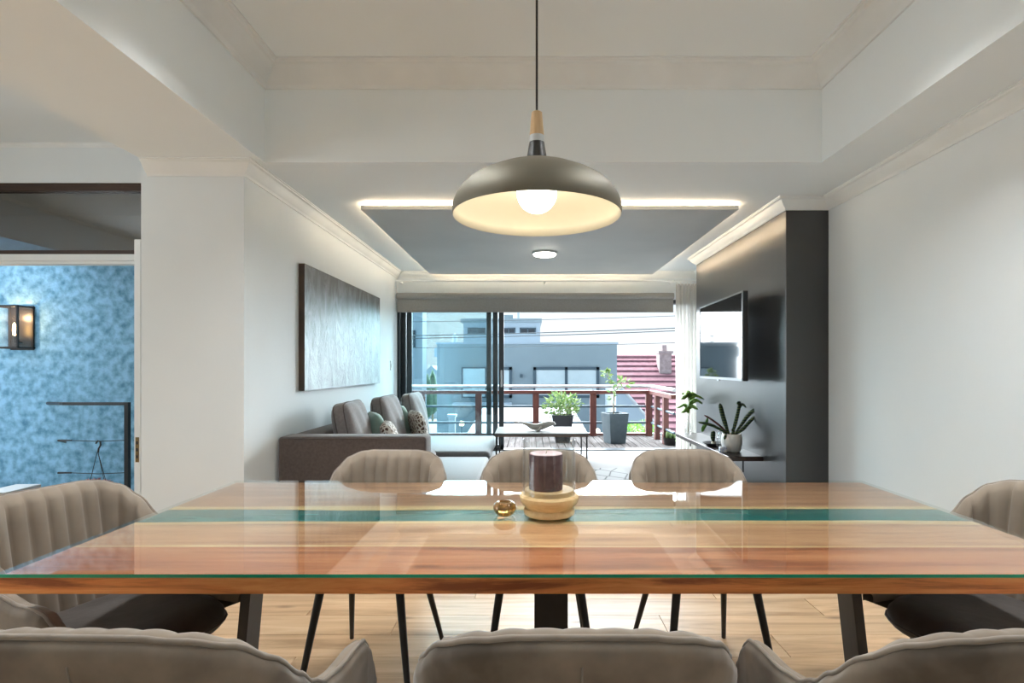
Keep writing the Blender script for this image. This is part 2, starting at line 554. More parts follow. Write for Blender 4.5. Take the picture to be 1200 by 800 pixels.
# ------------------------------------------------------------------ mesh helpers
class MB:
    def __init__(self):
        self.bm = bmesh.new()
        self.mi = 0

    def face(self, vs):
        try:
            f = self.bm.faces.new(vs)
            f.material_index = self.mi
            return f
        except ValueError:
            return None

    def box(self, x0, x1, y0, y1, z0, z1, mat=None, bevel=0.0, segs=2):
        vs = [self.bm.verts.new(p) for p in ((x0, y0, z0), (x1, y0, z0), (x1, y1, z0), (x0, y1, z0),
                                            (x0, y0, z1), (x1, y0, z1), (x1, y1, z1), (x0, y1, z1))]
        fs = [self.face([vs[i] for i in q]) for q in ((0, 3, 2, 1), (4, 5, 6, 7), (0, 1, 5, 4), (1, 2, 6, 5), (2, 3, 7, 6), (3, 0, 4, 7))]
        if mat is not None:
            bmesh.ops.transform(self.bm, matrix=mat, verts=vs)
        if bevel:
            es = list({e for f in fs for e in f.edges})
            bmesh.ops.bevel(self.bm, geom=es, offset=bevel, segments=segs, affect='EDGES', profile=0.5)
        return self

    def frustum(self, c, b0, b1, z0, z1, rot=0.0):
        """square tapered block, half sizes b0 (bottom) and b1 (top)"""
        vs = []
        for h, z in ((b0, z0), (b1, z1)):
            for sx, sy in ((-1, -1), (1, -1), (1, 1), (-1, 1)):
                x, y = sx * h, sy * h
                vs.append(self.bm.verts.new((c[0] + x * math.cos(rot) - y * math.sin(rot), c[1] + x * math.sin(rot) + y * math.cos(rot), z)))
        for q in ((0, 3, 2, 1), (4, 5, 6, 7), (0, 1, 5, 4), (1, 2, 6, 5), (2, 3, 7, 6), (3, 0, 4, 7)):
            self.face([vs[i] for i in q])
        return self

    def tube(self, pts, r, seg=8, closed=False, cap=True):
        pts = [Vector(p) for p in pts]
        n = len(pts)
        rr = r if isinstance(r, (list, tuple)) else [r] * n
        rings = []
        up = None
        for i, p in enumerate(pts):
            if closed:
                t = pts[(i + 1) % n] - pts[i - 1]
            else:
                t = pts[min(i + 1, n - 1)] - pts[max(i - 1, 0)]
            if t.length < 1e-9:
                t = Vector((0, 0, 1))
            t.normalize()
            if up is None:
                up = Vector((0, 0, 1)) if abs(t.z) < 0.9 else Vector((1, 0, 0))
            s = t.cross(up)
            if s.length < 1e-6:
                s = t.orthogonal()
            s.normalize()
            up = s.cross(t).normalized()
            rings.append([self.bm.verts.new(p + s * (math.cos(2 * PI * k / seg) * rr[i]) + up * (math.sin(2 * PI * k / seg) * rr[i])) for k in range(seg)])
        m = n if closed else n - 1
        for i in range(m):
            a, b = rings[i], rings[(i + 1) % n]
            for k in range(seg):
                self.face([a[k], a[(k + 1) % seg], b[(k + 1) % seg], b[k]])
        if cap and not closed:
            self.face(list(reversed(rings[0])))
            self.face(rings[-1])
        return self

    def lathe(self, prof, seg=32, c=(0, 0, 0), wave=None):
        rings = []
        for (r, z) in prof:
            if r < 1e-6:
                rings.append([self.bm.verts.new((c[0], c[1], c[2] + z))])
            else:
                ring = []
                for k in range(seg):
                    a = 2 * PI * k / seg
                    q = r * (1 + (wave(a, z) if wave else 0))
                    ring.append(self.bm.verts.new((c[0] + q * math.cos(a), c[1] + q * math.sin(a), c[2] + z)))
                rings.append(ring)
        for a, b in zip(rings, rings[1:]):
            for k in range(seg):
                k2 = (k + 1) % seg
                if len(a) == 1 and len(b) == 1:
                    continue
                if len(a) == 1:
                    self.face([a[0], b[k2], b[k]])
                elif len(b) == 1:
                    self.face([a[k], a[k2], b[0]])
                else:
                    self.face([a[k], a[k2], b[k2], b[k]])
        return self

    def prism(self, poly, axis, a0, a1):
        """polygon in the two other axes pulled along one axis"""
        def pt(u, v, w):
            return {'X': (w, u, v), 'Y': (u, w, v), 'Z': (u, v, w)}[axis]
        A = [self.bm.verts.new(pt(u, v, a0)) for u, v in poly]
        B = [self.bm.verts.new(pt(u, v, a1)) for u, v in poly]
        n = len(poly)
        for i in range(n):
            self.face([A[i], A[(i + 1) % n], B[(i + 1) % n], B[i]])
        self.face(list(reversed(A)))
        self.face(B)
        return self

    def grid(self, fn, nu, nv, wrap_u=False):
        V = [[self.bm.verts.new(fn(i / nu, j / nv)) for j in range(nv + 1)] for i in range(nu if wrap_u else nu + 1)]
        for i in range(nu):
            for j in range(nv):
                i2 = (i + 1) % len(V)
                self.face([V[i][j], V[i2][j], V[i2][j + 1], V[i][j + 1]])
        return self

    def data(self, name, mats, smooth=None):
        bmesh.ops.recalc_face_normals(self.bm, faces=self.bm.faces)
        me = bpy.data.meshes.new(name)
        if smooth is not None:
            for f in self.bm.faces:
                f.smooth = True
        self.bm.to_mesh(me)
        self.bm.free()
        for m in (mats if isinstance(mats, (list, tuple)) else [mats]):
            me.materials.append(m)
        if smooth is not None and smooth < 180:
            me.set_sharp_from_angle(angle=math.radians(smooth))
        return me

    def build(self, name, mats, parent=None, smooth=None):
        return link(name, self.data(name, mats, smooth), parent)


def link(name, me, parent=None, loc=None):
    o = bpy.data.objects.new(name, me)
    COL.objects.link(o)
    if parent is not None:
        o.parent = parent
    if loc is not None:
        o.location = loc
    return o


def tag(o, label, cat, group=None):
    o['label'] = label
    o['category'] = cat
    if group:
        o['group'] = group
    return o


def thing(name, label, cat, loc=(0, 0, 0), rz=0.0, group=None):
    o = bpy.data.objects.new(name, None)
    o.empty_display_size = 0.1
    o.location = loc
    o.rotation_euler = (0, 0, rz)
    COL.objects.link(o)
    return tag(o, label, cat, group)


def struct(o):
    o['kind'] = 'structure'
    return o


def copy_tree(o, loc, rz, label=None, parent=None):
    c = o.copy()
    COL.objects.link(c)
    if parent is None:
        c.location = loc
        c.rotation_euler = (0, 0, rz)
        if label:
            c['label'] = label
    else:
        c.parent = parent
    for ch in list(o.children):
        copy_tree(ch, None, None, None, c)
    return c


def S(name, mat, *boxes, parent=None):
    b = MB()
    for q in boxes:
        b.box(*q)
    return struct(b.build(name, mat, parent)) if parent is None else b.build(name, mat, parent)


# ------------------------------------------------------------------ setting: dining room shell
ZC, ZL, FL = 3.05, 2.48, 0.15         # main ceiling, lowered ceiling, raised living-room floor
XL, XR, YF = -1.727, 2.21, 7.24      # living wall, right wall, window wall
Y0, YS = -3.0, 3.36                  # back wall, where tray and column end

floor = S('floor', M_oak, (-5.6, XR, Y0, YS + 0.08, -0.10, -0.006), (-5.6, -2.35, YS + 0.08, 4.62, -0.10, -0.006))
# laminate boards lie along the room, each one a piece
b = MB()
b.box(-0.645, 0.645, -0.0985, 0.0985, -0.010, 0.0)
plank_me = b.data('plank', M_oak)
row = 0
y = Y0 + 0.1
while y < 4.5:
    off = (row * 0.47) % 1.294
    x_end = XR if y < YS else -2.35
    x = -5.6 - off + 0.647
    while x - 0.647 < x_end:
        x0, x1 = max(x - 0.645, -5.6), min(x + 0.645, x_end)
        if x1 - x0 > 0.1 and (y > 0.0 or x > -3.0):
            p = link('plank', plank_me, floor, ((x0 + x1) / 2, y, 0.0))
            p.scale.x = (x1 - x0) / 1.29
        x += 1.294
    y += 0.199
    row += 1
S('floor', M_pale, (XL, XR, YS + 0.08, YF + 0.02, 0.0, FL))
struct(MB().box(XL - 0.02, XR, YS + 0.05, YS + 0.10, -0.002, FL + 0.004, None, 0.006).build('trim_1', M_trim))

S('wall_left', M_wall, (-2.35, XL, YS, YF + 0.16, -0.1, ZC))
S('wall_right', M_wall, (XR, XR + 0.15, Y0 - 0.15, YF + 0.16, -0.1, ZC + 0.1))
S('wall_back', M_wall, (-5.75, -0.7, Y0 - 0.12, Y0, 0, ZC), (1.5, XR, Y0 - 0.12, Y0, 0, ZC),
  (-0.7, 1.5, Y0 - 0.12, Y0, 0, 0.85), (-0.7, 1.5, Y0 - 0.12, Y0, 2.35, ZC))
S('wall_side', M_wall, (-5.75, -5.6, Y0, 0.0, 0, ZC), (-5.75, -5.6, 2.4, 4.62, 0, ZC), (-5.75, -5.6, 0.0, 2.4, 0, 0.85), (-5.75, -5.6, 0.0, 2.4, 2.35, ZC))
for i, (x0, x1) in enumerate(((-0.7, 1.5),)):
    w = thing('window_%d' % (i + 2), '', '', (0, 0, 0))  # unseen window, added to let light in behind the camera
    del w['label'], w['category']
    struct(w)
    MB().box(x0, x0 + 0.05, Y0 - 0.09, Y0 - 0.03, 0.85, 2.35).box(x1 - 0.05, x1, Y0 - 0.09, Y0 - 0.03, 0.85, 2.35).box(x0, x1, Y0 - 0.09, Y0 - 0.03, 0.85, 0.9).box(x0, x1, Y0 - 0.09, Y0 - 0.03, 2.3, 2.35).box((x0 + x1) / 2 - 0.025, (x0 + x1) / 2 + 0.025, Y0 - 0.09, Y0 - 0.03, 0.85, 2.35).build('window_frame', M_alu, w)
    MB().box(x0 + 0.04, x1 - 0.04, Y0 - 0.063, Y0 - 0.058, 0.88, 2.32).build('pane', M_glass, w)
w = thing('window_4', '', '', (0, 0, 0))  # unseen kitchen-side window, added for the light it lets in
del w['label'], w['category']
struct(w)
MB().box(-5.70, -5.64, 0, 0.05, 0.85, 2.35).box(-5.70, -5.64, 2.35, 2.4, 0.85, 2.35).box(-5.70, -5.64, 0, 2.4, 0.85, 0.9).box(-5.70, -5.64, 0, 2.4, 2.3, 2.35).build('window_frame', M_alu, w)
MB().box(-5.673, -5.668, 0.04, 2.36, 0.88, 2.32).build('pane', M_glass, w)

S('ceiling', M_ceil, (-5.75, XR + 0.15, Y0 - 0.15, 4.64, ZC, ZC + 0.12))
# lowered ceiling of the living room (its front is the far side of the dining tray) and the side soffits
S('ceiling', M_ceil, (XL, XR, YS, YF + 0.16, ZL, ZC), (1.773, XR, Y0, YS, ZL, ZC))
S('ceiling', M_ceil, (-2.31, -1.602, Y0, YS, ZL, ZC))


def crown(name, path, size, z, closed=False):
    """cornice swept along a plan path; the room lies to the left of the walking direction"""
    prof = [(0, 0), (0, -1.0), (0.10, -1.0), (0.14, -0.86), (0.22, -0.80), (0.36, -0.70), (0.58, -0.46), (0.70, -0.26), (0.76, -0.20), (0.86, -0.16), (0.90, -0.07), (1.0, -0.06), (1.0, 0)]
    bmb = MB()
    n = len(path)
    P = [Vector((p[0], p[1])) for p in path]
    rings = []
    for i in range(n):
        d0 = (P[i] - P[i - 1]).normalized() if i > 0 else None
        d1 = (P[i + 1] - P[i]).normalized() if i < n - 1 else None
        n0 = Vector((-d0.y, d0.x)) if d0 else None
        n1 = Vector((-d1.y, d1.x)) if d1 else None
        if n0 is None:
            m = n1
        elif n1 is None:
            m = n0
        else:
            m = n0 + n1
            m = m / max(m.dot(n1), 0.2)
        rings.append([bmb.bm.verts.new((P[i].x + m.x * a * size, P[i].y + m.y * a * size, z + q * size)) for a, q in prof])
    for a, c in zip(rings, rings[1:]):
        for k in range(len(prof) - 1):
            bmb.face([a[k], a[k + 1], c[k + 1], c[k]])
    bmb.face(rings[0])
    bmb.face(list(reversed(rings[-1])))
    return struct(bmb.build(name, M_trim, None, 40))


YA, YB, XA = 4.09, 6.28, 1.894
crown('trim_2', [(1.773, Y0), (1.773, YS), (-1.602, YS), (-1.602, Y0)], 0.13, ZC)
crown('trim_3', [(XR, Y0), (XR, YA), (XA, YA), (XA, YB), (XR, YB), (XR, YF), (XL, YF), (XL, YS), (-2.31, YS)], 0.085, ZL)
crown('trim_5', [(-2.35, YS + 0.002), (-2.35, 4.5), (-5.6, 4.5), (-5.6, Y0)], 0.03, ZC)

# window wall: header over the sliding doors, small return on the right
S('wall_window', M_wall, (XL, XR, YF, YF + 0.16, 2.12, ZL), (2.12, XR, YF, YF + 0.16, 0, 2.12), (XL, XR, YF, YF + 0.16, -0.1, FL - 0.012))
S('trim_6', M_alu, (XL, 2.12, YF - 0.01, YF + 0.17, FL - 0.012, FL + 0.012))

# charcoal feature wall that stands proud of the right wall
struct(MB().box(XA, XR, YA, YB, FL, ZL, None, 0.004, 1).build('wall_feature', M_accent))
MB_ = MB().box(XR - 0.014, XR, Y0, YA, 0.0, 0.11)
struct(MB_.build('baseboard_right', M_trim))
struct(MB().box(XL, XL + 0.014, YS + 0.1, YF, FL, FL + 0.10).box(-2.35, XL, YS - 0.014, YS, 0, 0.11).build('baseboard_left', M_trim))

# ------------------------------------------------------------------ wall with the porch door
DW = 4.5
S('wall_door', M_wall, (-5.6, -2.35, DW, DW + 0.12, 2.735, ZC), (-5.6, -4.95, DW, DW + 0.12, -0.1, 2.735), (-2.40, -2.35, DW, DW + 0.12, -0.1, 2.735))
d1 = thing('door_1', '', '', (0, 0, 0))
del d1['label'], d1['category']
struct(d1)
MB().box(-4.95, -2.40, DW + 0.01, DW + 0.10, 2.675, 2.735).box(-4.95, -2.40, DW + 0.01, DW + 0.10, 2.155, 2.19).box(-4.95, -4.90, DW + 0.01, DW + 0.1, 2.155, 2.735).build('transom_frame', M_brown, d1)
MB().box(-4.95, -2.40, DW - 0.005, DW + 0.12, 2.105, 2.155).box(-4.95, -2.40, DW + 0.02, DW + 0.10, 2.08, 2.105).box(-4.95, -4.88, DW - 0.005, DW + 0.12, 0, 2.105).box(-2.46, -2.40, DW - 0.005, DW + 0.12, 0, 2.105).build('door_frame', M_trim, d1)
MB().box(-4.90, -2.40, DW + 0.05, DW + 0.056, 2.19, 2.675).build('transom_pane', M_transom, d1)
dl = MB().box(-2.536, -2.493, 3.56, 4.42, 0.008, 2.06, None, 0.003, 1).build('door_leaf', M_trim, d1)
MB().box(-2.526, -2.503, 3.5585, 3.562, 0.63, 0.79).build('strike_plate', M_brass, dl)
for z in (0.665, 0.71, 0.755):
    MB().box(-2.520, -2.509, 3.556, 3.562, z - 0.010, z + 0.010).build('latch', M_black, dl)

# ------------------------------------------------------------------ porch beyond the door
PW, PF = 6.0, -0.13
S('wall_porch', M_blue, (-9.0, -2.35, PW, PW + 0.2, PF - 0.3, 2.9))
S('floor', M_porch, (-9.0, -2.35, 4.62, PW, PF - 0.2, PF))
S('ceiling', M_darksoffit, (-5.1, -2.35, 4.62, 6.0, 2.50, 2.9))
S('trim_7', M_house3, (-4.62, -4.40, 4.66, 5.0, PF, 0.186))

t = thing('wall_lantern', 'black box wall lantern with clear panes and glowing bulb on blue wall', 'lantern', (-5.475, 6.0, 1.445))
f = MB()
W, Dp, H, q = 0.125, 0.20, 0.435, 0.009
for sx in (-W, W):
    for yy in (-Dp, -0.02):
        f.box(sx - q, sx + q, yy - q, yy + q, 0, H)
for z in (0, H):
    f.box(-W - q, W + q, -Dp - q, -Dp + q, z - q, z + q).box(-W - q, -W + q, -Dp, 0, z - q, z + q).box(W - q, W + q, -Dp, 0, z - q, z + q)
f.build('frame', M_black, t)
MB().box(-W, W, -0.014, 0.0, -0.02, H + 0.02).build('back_plate', M_black, t)
MB().box(-W + q, W - q, -Dp - 0.002, -Dp + 0.002, q, H - q).build('pane', M_glass, t)
MB().box(-W - 0.002, -W + 0.002, -Dp + q, -0.02, q, H - q).build('pane', M_glass, t)
MB().box(W - 0.002, W + 0.002, -Dp + q, -0.02, q, H - q).build('pane', M_glass, t)
MB().tube([(0, -0.014, 0.06), (0, -0.1, 0.06), (0, -0.1, 0.13)], 0.012).build('lamp_holder', M_black, t)
MB().lathe([(0.0, 0.13), (0.011, 0.135), (0.016, 0.18), (0.014, 0.24), (0, 0.27)], 10, (0, -0.1, 0)).build('bulb', M_fil, t, 180)
pl = bpy.data.lights.new('lantern_light', 'POINT')
pl.energy = 4
pl.color = (1, 0.6, 0.3)
pl.shadow_soft_size = 0.03
po = bpy.data.objects.new('lantern_light', pl)
po.location = (0, -0.1, 0.33)
po.parent = t
COL.objects.link(po)

t = thing('cable_balustrade', 'black steel balustrade with two thin cables before the blue porch wall', 'balustrade', (0, 0, PF))
zr = 0.87 - PF
MB().tube([(-5.2, 5.99, zr - 0.02), (-4.74, 5.62, zr), (-4.70, 5.6, zr), (-4.055, 5.6, zr)], 0.016).build('top_rail', M_black, t)
MB().box(-4.075, -4.035, 5.58, 5.62, 0, zr + 0.015).build('post', M_black, t)
for z in (0.49 - PF, 0.163 - PF):
    MB().tube([(-4.62, 5.6, z + 0.01), (-4.35, 5.6, z), (-4.055, 5.6, z + 0.012)], 0.004, 6).build('cable', M_black, t)
    MB().tube([(-5.0, 5.985, z - 0.06), (-4.76, 5.61, z + 0.008), (-4.62, 5.6, z + 0.01)], [0.008, 0.011, 0.008], 6).build('turnbuckle', M_black, t)

t = thing('hanging_pot', 'small black hanging pot with pink trailing plant on a balustrade cable', 'plant pot', (-4.34, 5.585, -0.02))
MB().lathe([(0, -0.06), (0.065, -0.06), (0.095, 0.07), (0.10, 0.075), (0.085, 0.06), (0, 0.055)], 20).build('pot', M_black, t, 40)
MB().tube([(-0.09, 0, 0.07), (-0.01, 0, 0.40)], 0.003, 5).tube([(0.09, 0, 0.07), (0.0, 0, 0.40)], 0.003, 5).tube([(0, 0.09, 0.07), (0, 0, 0.40)], 0.003, 5).build('cord', M_black, t)
MB().tube([(0, 0.0, 0.40), (0.006, 0.0, 0.44), (0.026, 0.0, 0.475), (0.016, 0.008, 0.51), (-0.012, 0.012, 0.516), (-0.032, 0.012, 0.49)], 0.008, 6).build('hook', M_black, t)


def leaf_cloud(n, cx, cy, cz, rx, ry, rz, size, rng, flat=0.6):
    b = MB()
    for _ in range(n):
        while True:
            p = Vector((rng.uniform(-1, 1), rng.uniform(-1, 1), rng.uniform(-1, 1)))
            if p.length <= 1:
                break
        c = Vector((cx + p.x * rx, cy + p.y * ry, cz + p.z * rz))
        d = Vector((p.x + rng.uniform(-.6, .6), p.y + rng.uniform(-.6, .6), p.z * .5 + rng.uniform(-.3, .7))).normalized()
        s = d.orthogonal().normalized()
        s = Matrix.Rotation(rng.uniform(0, 2 * PI), 3, d) @ s
        L_ = size * rng.uniform(0.6, 1.3)
        nrm = d.cross(s)
        v = [b.bm.verts.new(c), b.bm.verts.new(c + d * L_ * .5 + s * L_ * .25 + nrm * L_ * .08), b.bm.verts.new(c + d * L_ - nrm * L_ * .1), b.bm.verts.new(c + d * L_ * .5 - s * L_ * .25 + nrm * L_ * .08)]
        b.face(v)
    return b


M_pink = pm('pink_trailing_leaf', (0.42, 0.20, 0.24), (0.60, 0.42, 0.46), 30, 0.6, transl=0.2)
rng = random.Random(3)
fo = leaf_cloud(90, 0.0, 0, 0.09, 0.11, 0.1, 0.035, 0.05, rng).build('foliage', M_pink, t)
fo['kind'] = 'stuff'
fo = leaf_cloud(50, 0.13, 0, -0.02, 0.05, 0.05, 0.11, 0.04, rng).build('trailing_stems', M_house3, t)
fo['kind'] = 'stuff'

# ------------------------------------------------------------------ dropped ceiling panel with warm LED edge
pn = MB().box(-1.265, 1.575, 4.17, 7.09, 2.424, 2.456).build('ceiling', M_panelpaint)
struct(pn)
struct(MB().box(-1.20, 1.51, 4.235, 7.02, 2.456, ZL).build('ceiling', M_ceil))
ls = MB().box(-1.245, 1.555, 4.19, 4.23, 2.4565, 2.470).box(-1.245, 1.555, 7.025, 7.065, 2.4565, 2.470).box(-1.245, -1.205, 4.23, 7.025, 2.4565, 2.470).box(1.515, 1.555, 4.23, 7.025, 2.4565, 2.470)
tag(ls.build('led_strip', M_led), 'warm glowing LED strip along the top edge of the dropped ceiling panel', 'light strip')

t = thing('ceiling_lamp', 'small round flush ceiling lamp on the grey dropped panel', 'lamp', (0.16, 5.72, 2.424))
MB().lathe([(0, 0), (0.125, 0), (0.13, -0.012), (0.128, -0.022), (0.112, -0.022), (0, -0.018)], 32).build('rim', M_white, t, 40)
MB().lathe([(0.112, -0.022), (0.108, -0.034), (0.08, -0.040), (0, -0.043)], 32).build('diffuser', M_flush, t, 180)

# ------------------------------------------------------------------ pendant over the table
PX, PY = 0.024, 1.72
t = thing('pendant_lamp', 'large bronze dome pendant lamp with cream inside over dining table', 'lamp', (PX, PY, 1.706))
out = [(0.259, 0.0), (0.2612, 0.010), (0.2600, 0.028), (0.252, 0.050), (0.240, 0.071), (0.218, 0.094), (0.184, 0.115), (0.14, 0.136), (0.09, 0.156), (0.05, 0.168), (0.033, 0.171)]
MB().lathe(out, 64).build('shade', M_bronze, t, 180)
inn = [(0.259, 0.0), (0.2575, 0.0), (0.2565, 0.028), (0.2485, 0.049), (0.236, 0.069), (0.214, 0.091), (0.18, 0.111), (0.138, 0.132), (0.09, 0.152), (0.0, 0.166)]
MB().lathe(inn, 64).build('inner_shade', M_cream, t, 180)
MB().lathe([(0.034, 0.169), (0.032, 0.176), (0.024, 0.226), (0.0235, 0.229), (0, 0.229)], 32).build('neck', pm('neck_black', (0.03, 0.03, 0.028), None, 10, 0.35), t, 40)
MB().lathe([(0.0235, 0.229), (0.0225, 0.250), (0, 0.250)], 32).build('collar', pm('collar_white', (0.6, 0.62, 0.62), None, 10, 0.4), t, 40)
MB().lathe([(0.0215, 0.250), (0.0222, 0.254), (0.0165, 0.322), (0.012, 0.325), (0, 0.325)], 32).build('wooden_cap', M_ash, t, 40)
MB().tube([(0, 0, 0.32), (0, 0, ZC - 1.706 - 0.02)], 0.0036, 8).build('cord', M_black, t)
MB().lathe([(0, ZC - 1.706 - 0.03), (0.05, ZC - 1.706 - 0.03), (0.055, ZC - 1.706), (0, ZC - 1.706)], 32).build('ceiling_rose', M_black, t, 40)
MB().lathe([(0, 0.125), (0.02, 0.125), (0.02, 0.164), (0, 0.164)], 20).build('bulb_holder', M_white, t, 40)
pr = [(0.062 * math.sin(PI * k / 16), 0.073 - 0.062 * math.cos(PI * k / 16)) for k in range(17)]
MB().lathe(pr, 32).build('bulb', M_bulb, t, 180)

# fill lamps added in the tray ceiling, out of view, to brighten table and floor
for i, (x, y) in enumerate(((-1.0, 1.45), (1.15, 1.45), (-1.0, 2.3), (1.15, 2.3))):
    t = thing('fill_downlight', 'unseen fill lamp added in the tray ceiling, ' + ('near left', 'near right', 'far left', 'far right')[i] + ' of four', 'lamp', (x, y, ZC), 0, 'added fill lamps above the table')
    MB().lathe([(0.035, 0.0), (0.035, -0.004), (0.052, -0.006), (0.055, 0.0), (0.035, 0.0)], 24).build('rim', M_white, t, 40)
    MB().lathe([(0.035, -0.001), (0, -0.0015)], 24).build('lens', M_flush, t)
    sl = bpy.data.lights.new('fill_beam', 'SPOT')
    sl.energy = 62
    sl.spot_size = math.radians(112)
    sl.spot_blend = 0.8
    sl.shadow_soft_size = 0.12
    sl.color = (0.97, 0.99, 1.0)
    so = bpy.data.objects.new('fill_beam', sl)
    so.location = (0, 0, -0.03)
    so.parent = t
    COL.objects.link(so)

# ------------------------------------------------------------------ dining table
TX0, TX1, TY0, TY1, TZ = -1.212, 1.376, 1.262, 2.297, 0.77
t = thing('dining_table', 'long walnut dining table with teal resin river under a glass sheet', 'table', ((TX0 + TX1) / 2, 1.78, 0))
hx = (TX1 - TX0) / 2


def wavy_strip(name, yA, yB, ampA, ampB, z0, z1, mat, seedA, seedB, n=60):
    """board across the table whose two long edges wander gently"""
    def edge(y, amp, seed):
        r = random.Random(seed)
        ph = [r.uniform(0, 6.28) for _ in range(4)]
        return lambda x: y + amp * (0.5 * math.sin(1.7 * x + ph[0]) + 0.3 * math.sin(4.1 * x + ph[1]) + 0.2 * math.sin(9.3 * x + ph[2]))
    fa, fb = edge(yA, ampA, seedA), edge(yB, ampB, seedB)
    b = MB()
    rows = []
    for i in range(n + 1):
        x = -hx + 2 * hx * i / n
        rows.append([b.bm.verts.new(p) for p in ((x, fa(x), z0), (x, fb(x), z0), (x, fb(x), z1), (x, fa(x), z1))])
    for a, c in zip(rows, rows[1:]):
        for k in range(4):
            b.face([a[k], a[(k + 1) % 4], c[(k + 1) % 4], c[k]])
    b.face(rows[0])
    b.face(list(reversed(rows[-1])))
    return b.build(name, mat, t)


zt, zb = TZ - 0.0085, 0.725
yy = lambda d: d - 1.78
wavy_strip('wood_slab', yy(1.262), yy(1.475), 0, 0.006, zb, zt, [M_slab_near], 1, 11)
wavy_strip('sapwood_band', yy(1.475), yy(1.487), 0.006, 0.008, zb, zt, M_sap, 11, 12)
wavy_strip('wood_slab', yy(1.487), yy(1.690), 0.008, 0.012, zb, zt, M_slab_mid, 12, 13)
wavy_strip('sapwood_band', yy(1.690), yy(1.722), 0.012, 0.014, zb, zt, M_sap, 13, 14)
wavy_strip('resin_river', yy(1.722), yy(1.868), 0.014, 0.016, zb, zt - 0.001, M_resin, 14, 15)
wavy_strip('sapwood_band', yy(1.868), yy(1.905), 0.016, 0.012, zb, zt, M_sap, 15, 16)
wavy_strip('wood_slab', yy(1.905), yy(2.297), 0.012, 0, zb, zt, M_slab_far, 16, 17)
MB().box(-hx, hx, yy(1.2605), yy(1.262), zb, zt).build('front_edge', M_edge, t)
g = MB()
g.box(-hx - 0.002, hx + 0.002, yy(1.259), yy(2.299), zt + 0.0004, TZ)
g.bm.faces.ensure_lookup_table()
for f_ in g.bm.faces:
    f_.normal_update()
    if f_.normal.z > 0.5:
        f_.material_index = 0
    elif f_.normal.z < -0.5:
        f_.material_index = 1
    elif f_.normal.y < -0.5:
        f_.material_index = 2
    else:
        f_.material_index = 1
M_clearunder = thin_glass('glass_underside', (0.985, 0.995, 0.985), 1.05)
g.build('glass_sheet', [M_gtop, M_clearunder, M_gedge], t)
# steel base: centre column, two leaning flat legs, rails under the top and feet
MB().box(-0.052 - 0.013, 0.052 - 0.013, -0.05, 0.05, 0.012, zb).build('column', M_black, t)
MB().box(-1.0, 1.0, -0.04, 0.04, zb - 0.012, zb - 0.0005).build('rail', M_black, t)
for s in (-1, 1):
    xt, xb = ((-0.952, -1.015) if s < 0 else (0.923, 1.0))
    b = MB()
    yA_, yB_ = -0.045, 0.045
    w_ = 0.015
    vs_ = [b.bm.verts.new(p) for p in ((xb - w_, yA_, 0.012), (xb + w_, yA_, 0.012), (xb + w_, yB_, 0.012), (xb - w_, yB_, 0.012),
                                       (xt - w_, yA_, zb - 0.012), (xt + w_, yA_, zb - 0.012), (xt + w_, yB_, zb - 0.012), (xt - w_, yB_, zb - 0.012))]
    for q_ in ((0, 3, 2, 1), (4, 5, 6, 7), (0, 1, 5, 4), (1, 2, 6, 5), (2, 3, 7, 6), (3, 0, 4, 7)):
        b.face([vs_[i] for i in q_])
    b.build('leg', M_steel, t)
    MB().box(xb - 0.04, xb + 0.04, -0.30, 0.30, 0.0005, 0.012).build('foot_plate', M_black, t)
MB().box(-0.09, 0.07, -0.30, 0.30, 0.0005, 0.012).build('foot_plate', M_black, t)


# ------------------------------------------------------------------ dining chairs
def interp(keys, x):
    if x <= keys[0][0]:
        return keys[0][1]
    for (a, va), (b_, vb) in zip(keys, keys[1:]):
        if x <= b_:
            q_ = (x - a) / (b_ - a)
            q_ = q_ * q_ * (3 - 2 * q_) * 0.5 + q_ * 0.5
            return va + (vb - va) * q_
    return keys[-1][1]


def plan_half():
    pts = [(0.12 * i / 8, -0.235) for i in range(8)]
    for i in range(9):
        a = -PI / 2 + (PI / 2 - 0.13) * i / 8
        pts.append((0.12 + 0.115 * math.cos(a), -0.12 + 0.115 * math.sin(a)))
    for i in range(1, 11):
        q_ = i / 10
        pts.append((0.234 + 0.036 * q_ - 0.003 * q_ * q_, -0.133 + 0.27 * q_))
    for i in range(1, 5):
        q_ = i / 4
        pts.append((0.267 - 0.010 * q_ * q_, 0.137 + 0.11 * q_))
    return pts


PH = plan_half()
SL = [0.0]
for a, c in zip(PH, PH[1:]):
    SL.append(SL[-1] + math.dist(a, c))
SMAX = SL[-1]


def plan(s):
    sg = 1 if s >= 0 else -1
    s = min(abs(s), SMAX)
    for i in range(len(SL) - 1):
        if s <= SL[i + 1] + 1e-9:
            q_ = (s - SL[i]) / (SL[i + 1] - SL[i])
            a, c = PH[i], PH[i + 1]
            return sg * (a[0] + (c[0] - a[0]) * q_), a[1] + (c[1] - a[1]) * q_
    return sg * PH[-1][0], PH[-1][1]


def normal(s):
    a, c = plan(s - 0.012), plan(s + 0.012)
    if abs(s) + 0.012 > SMAX:
        sg = 1 if s > 0 else -1
        a, c = plan(s - sg * 0.03), plan(s)
        if sg < 0:
            a, c = c, a
    dx, dy = c[0] - a[0], c[1] - a[1]
    l = math.hypot(dx, dy) or 1
    return dy / l, -dx / l          # outward


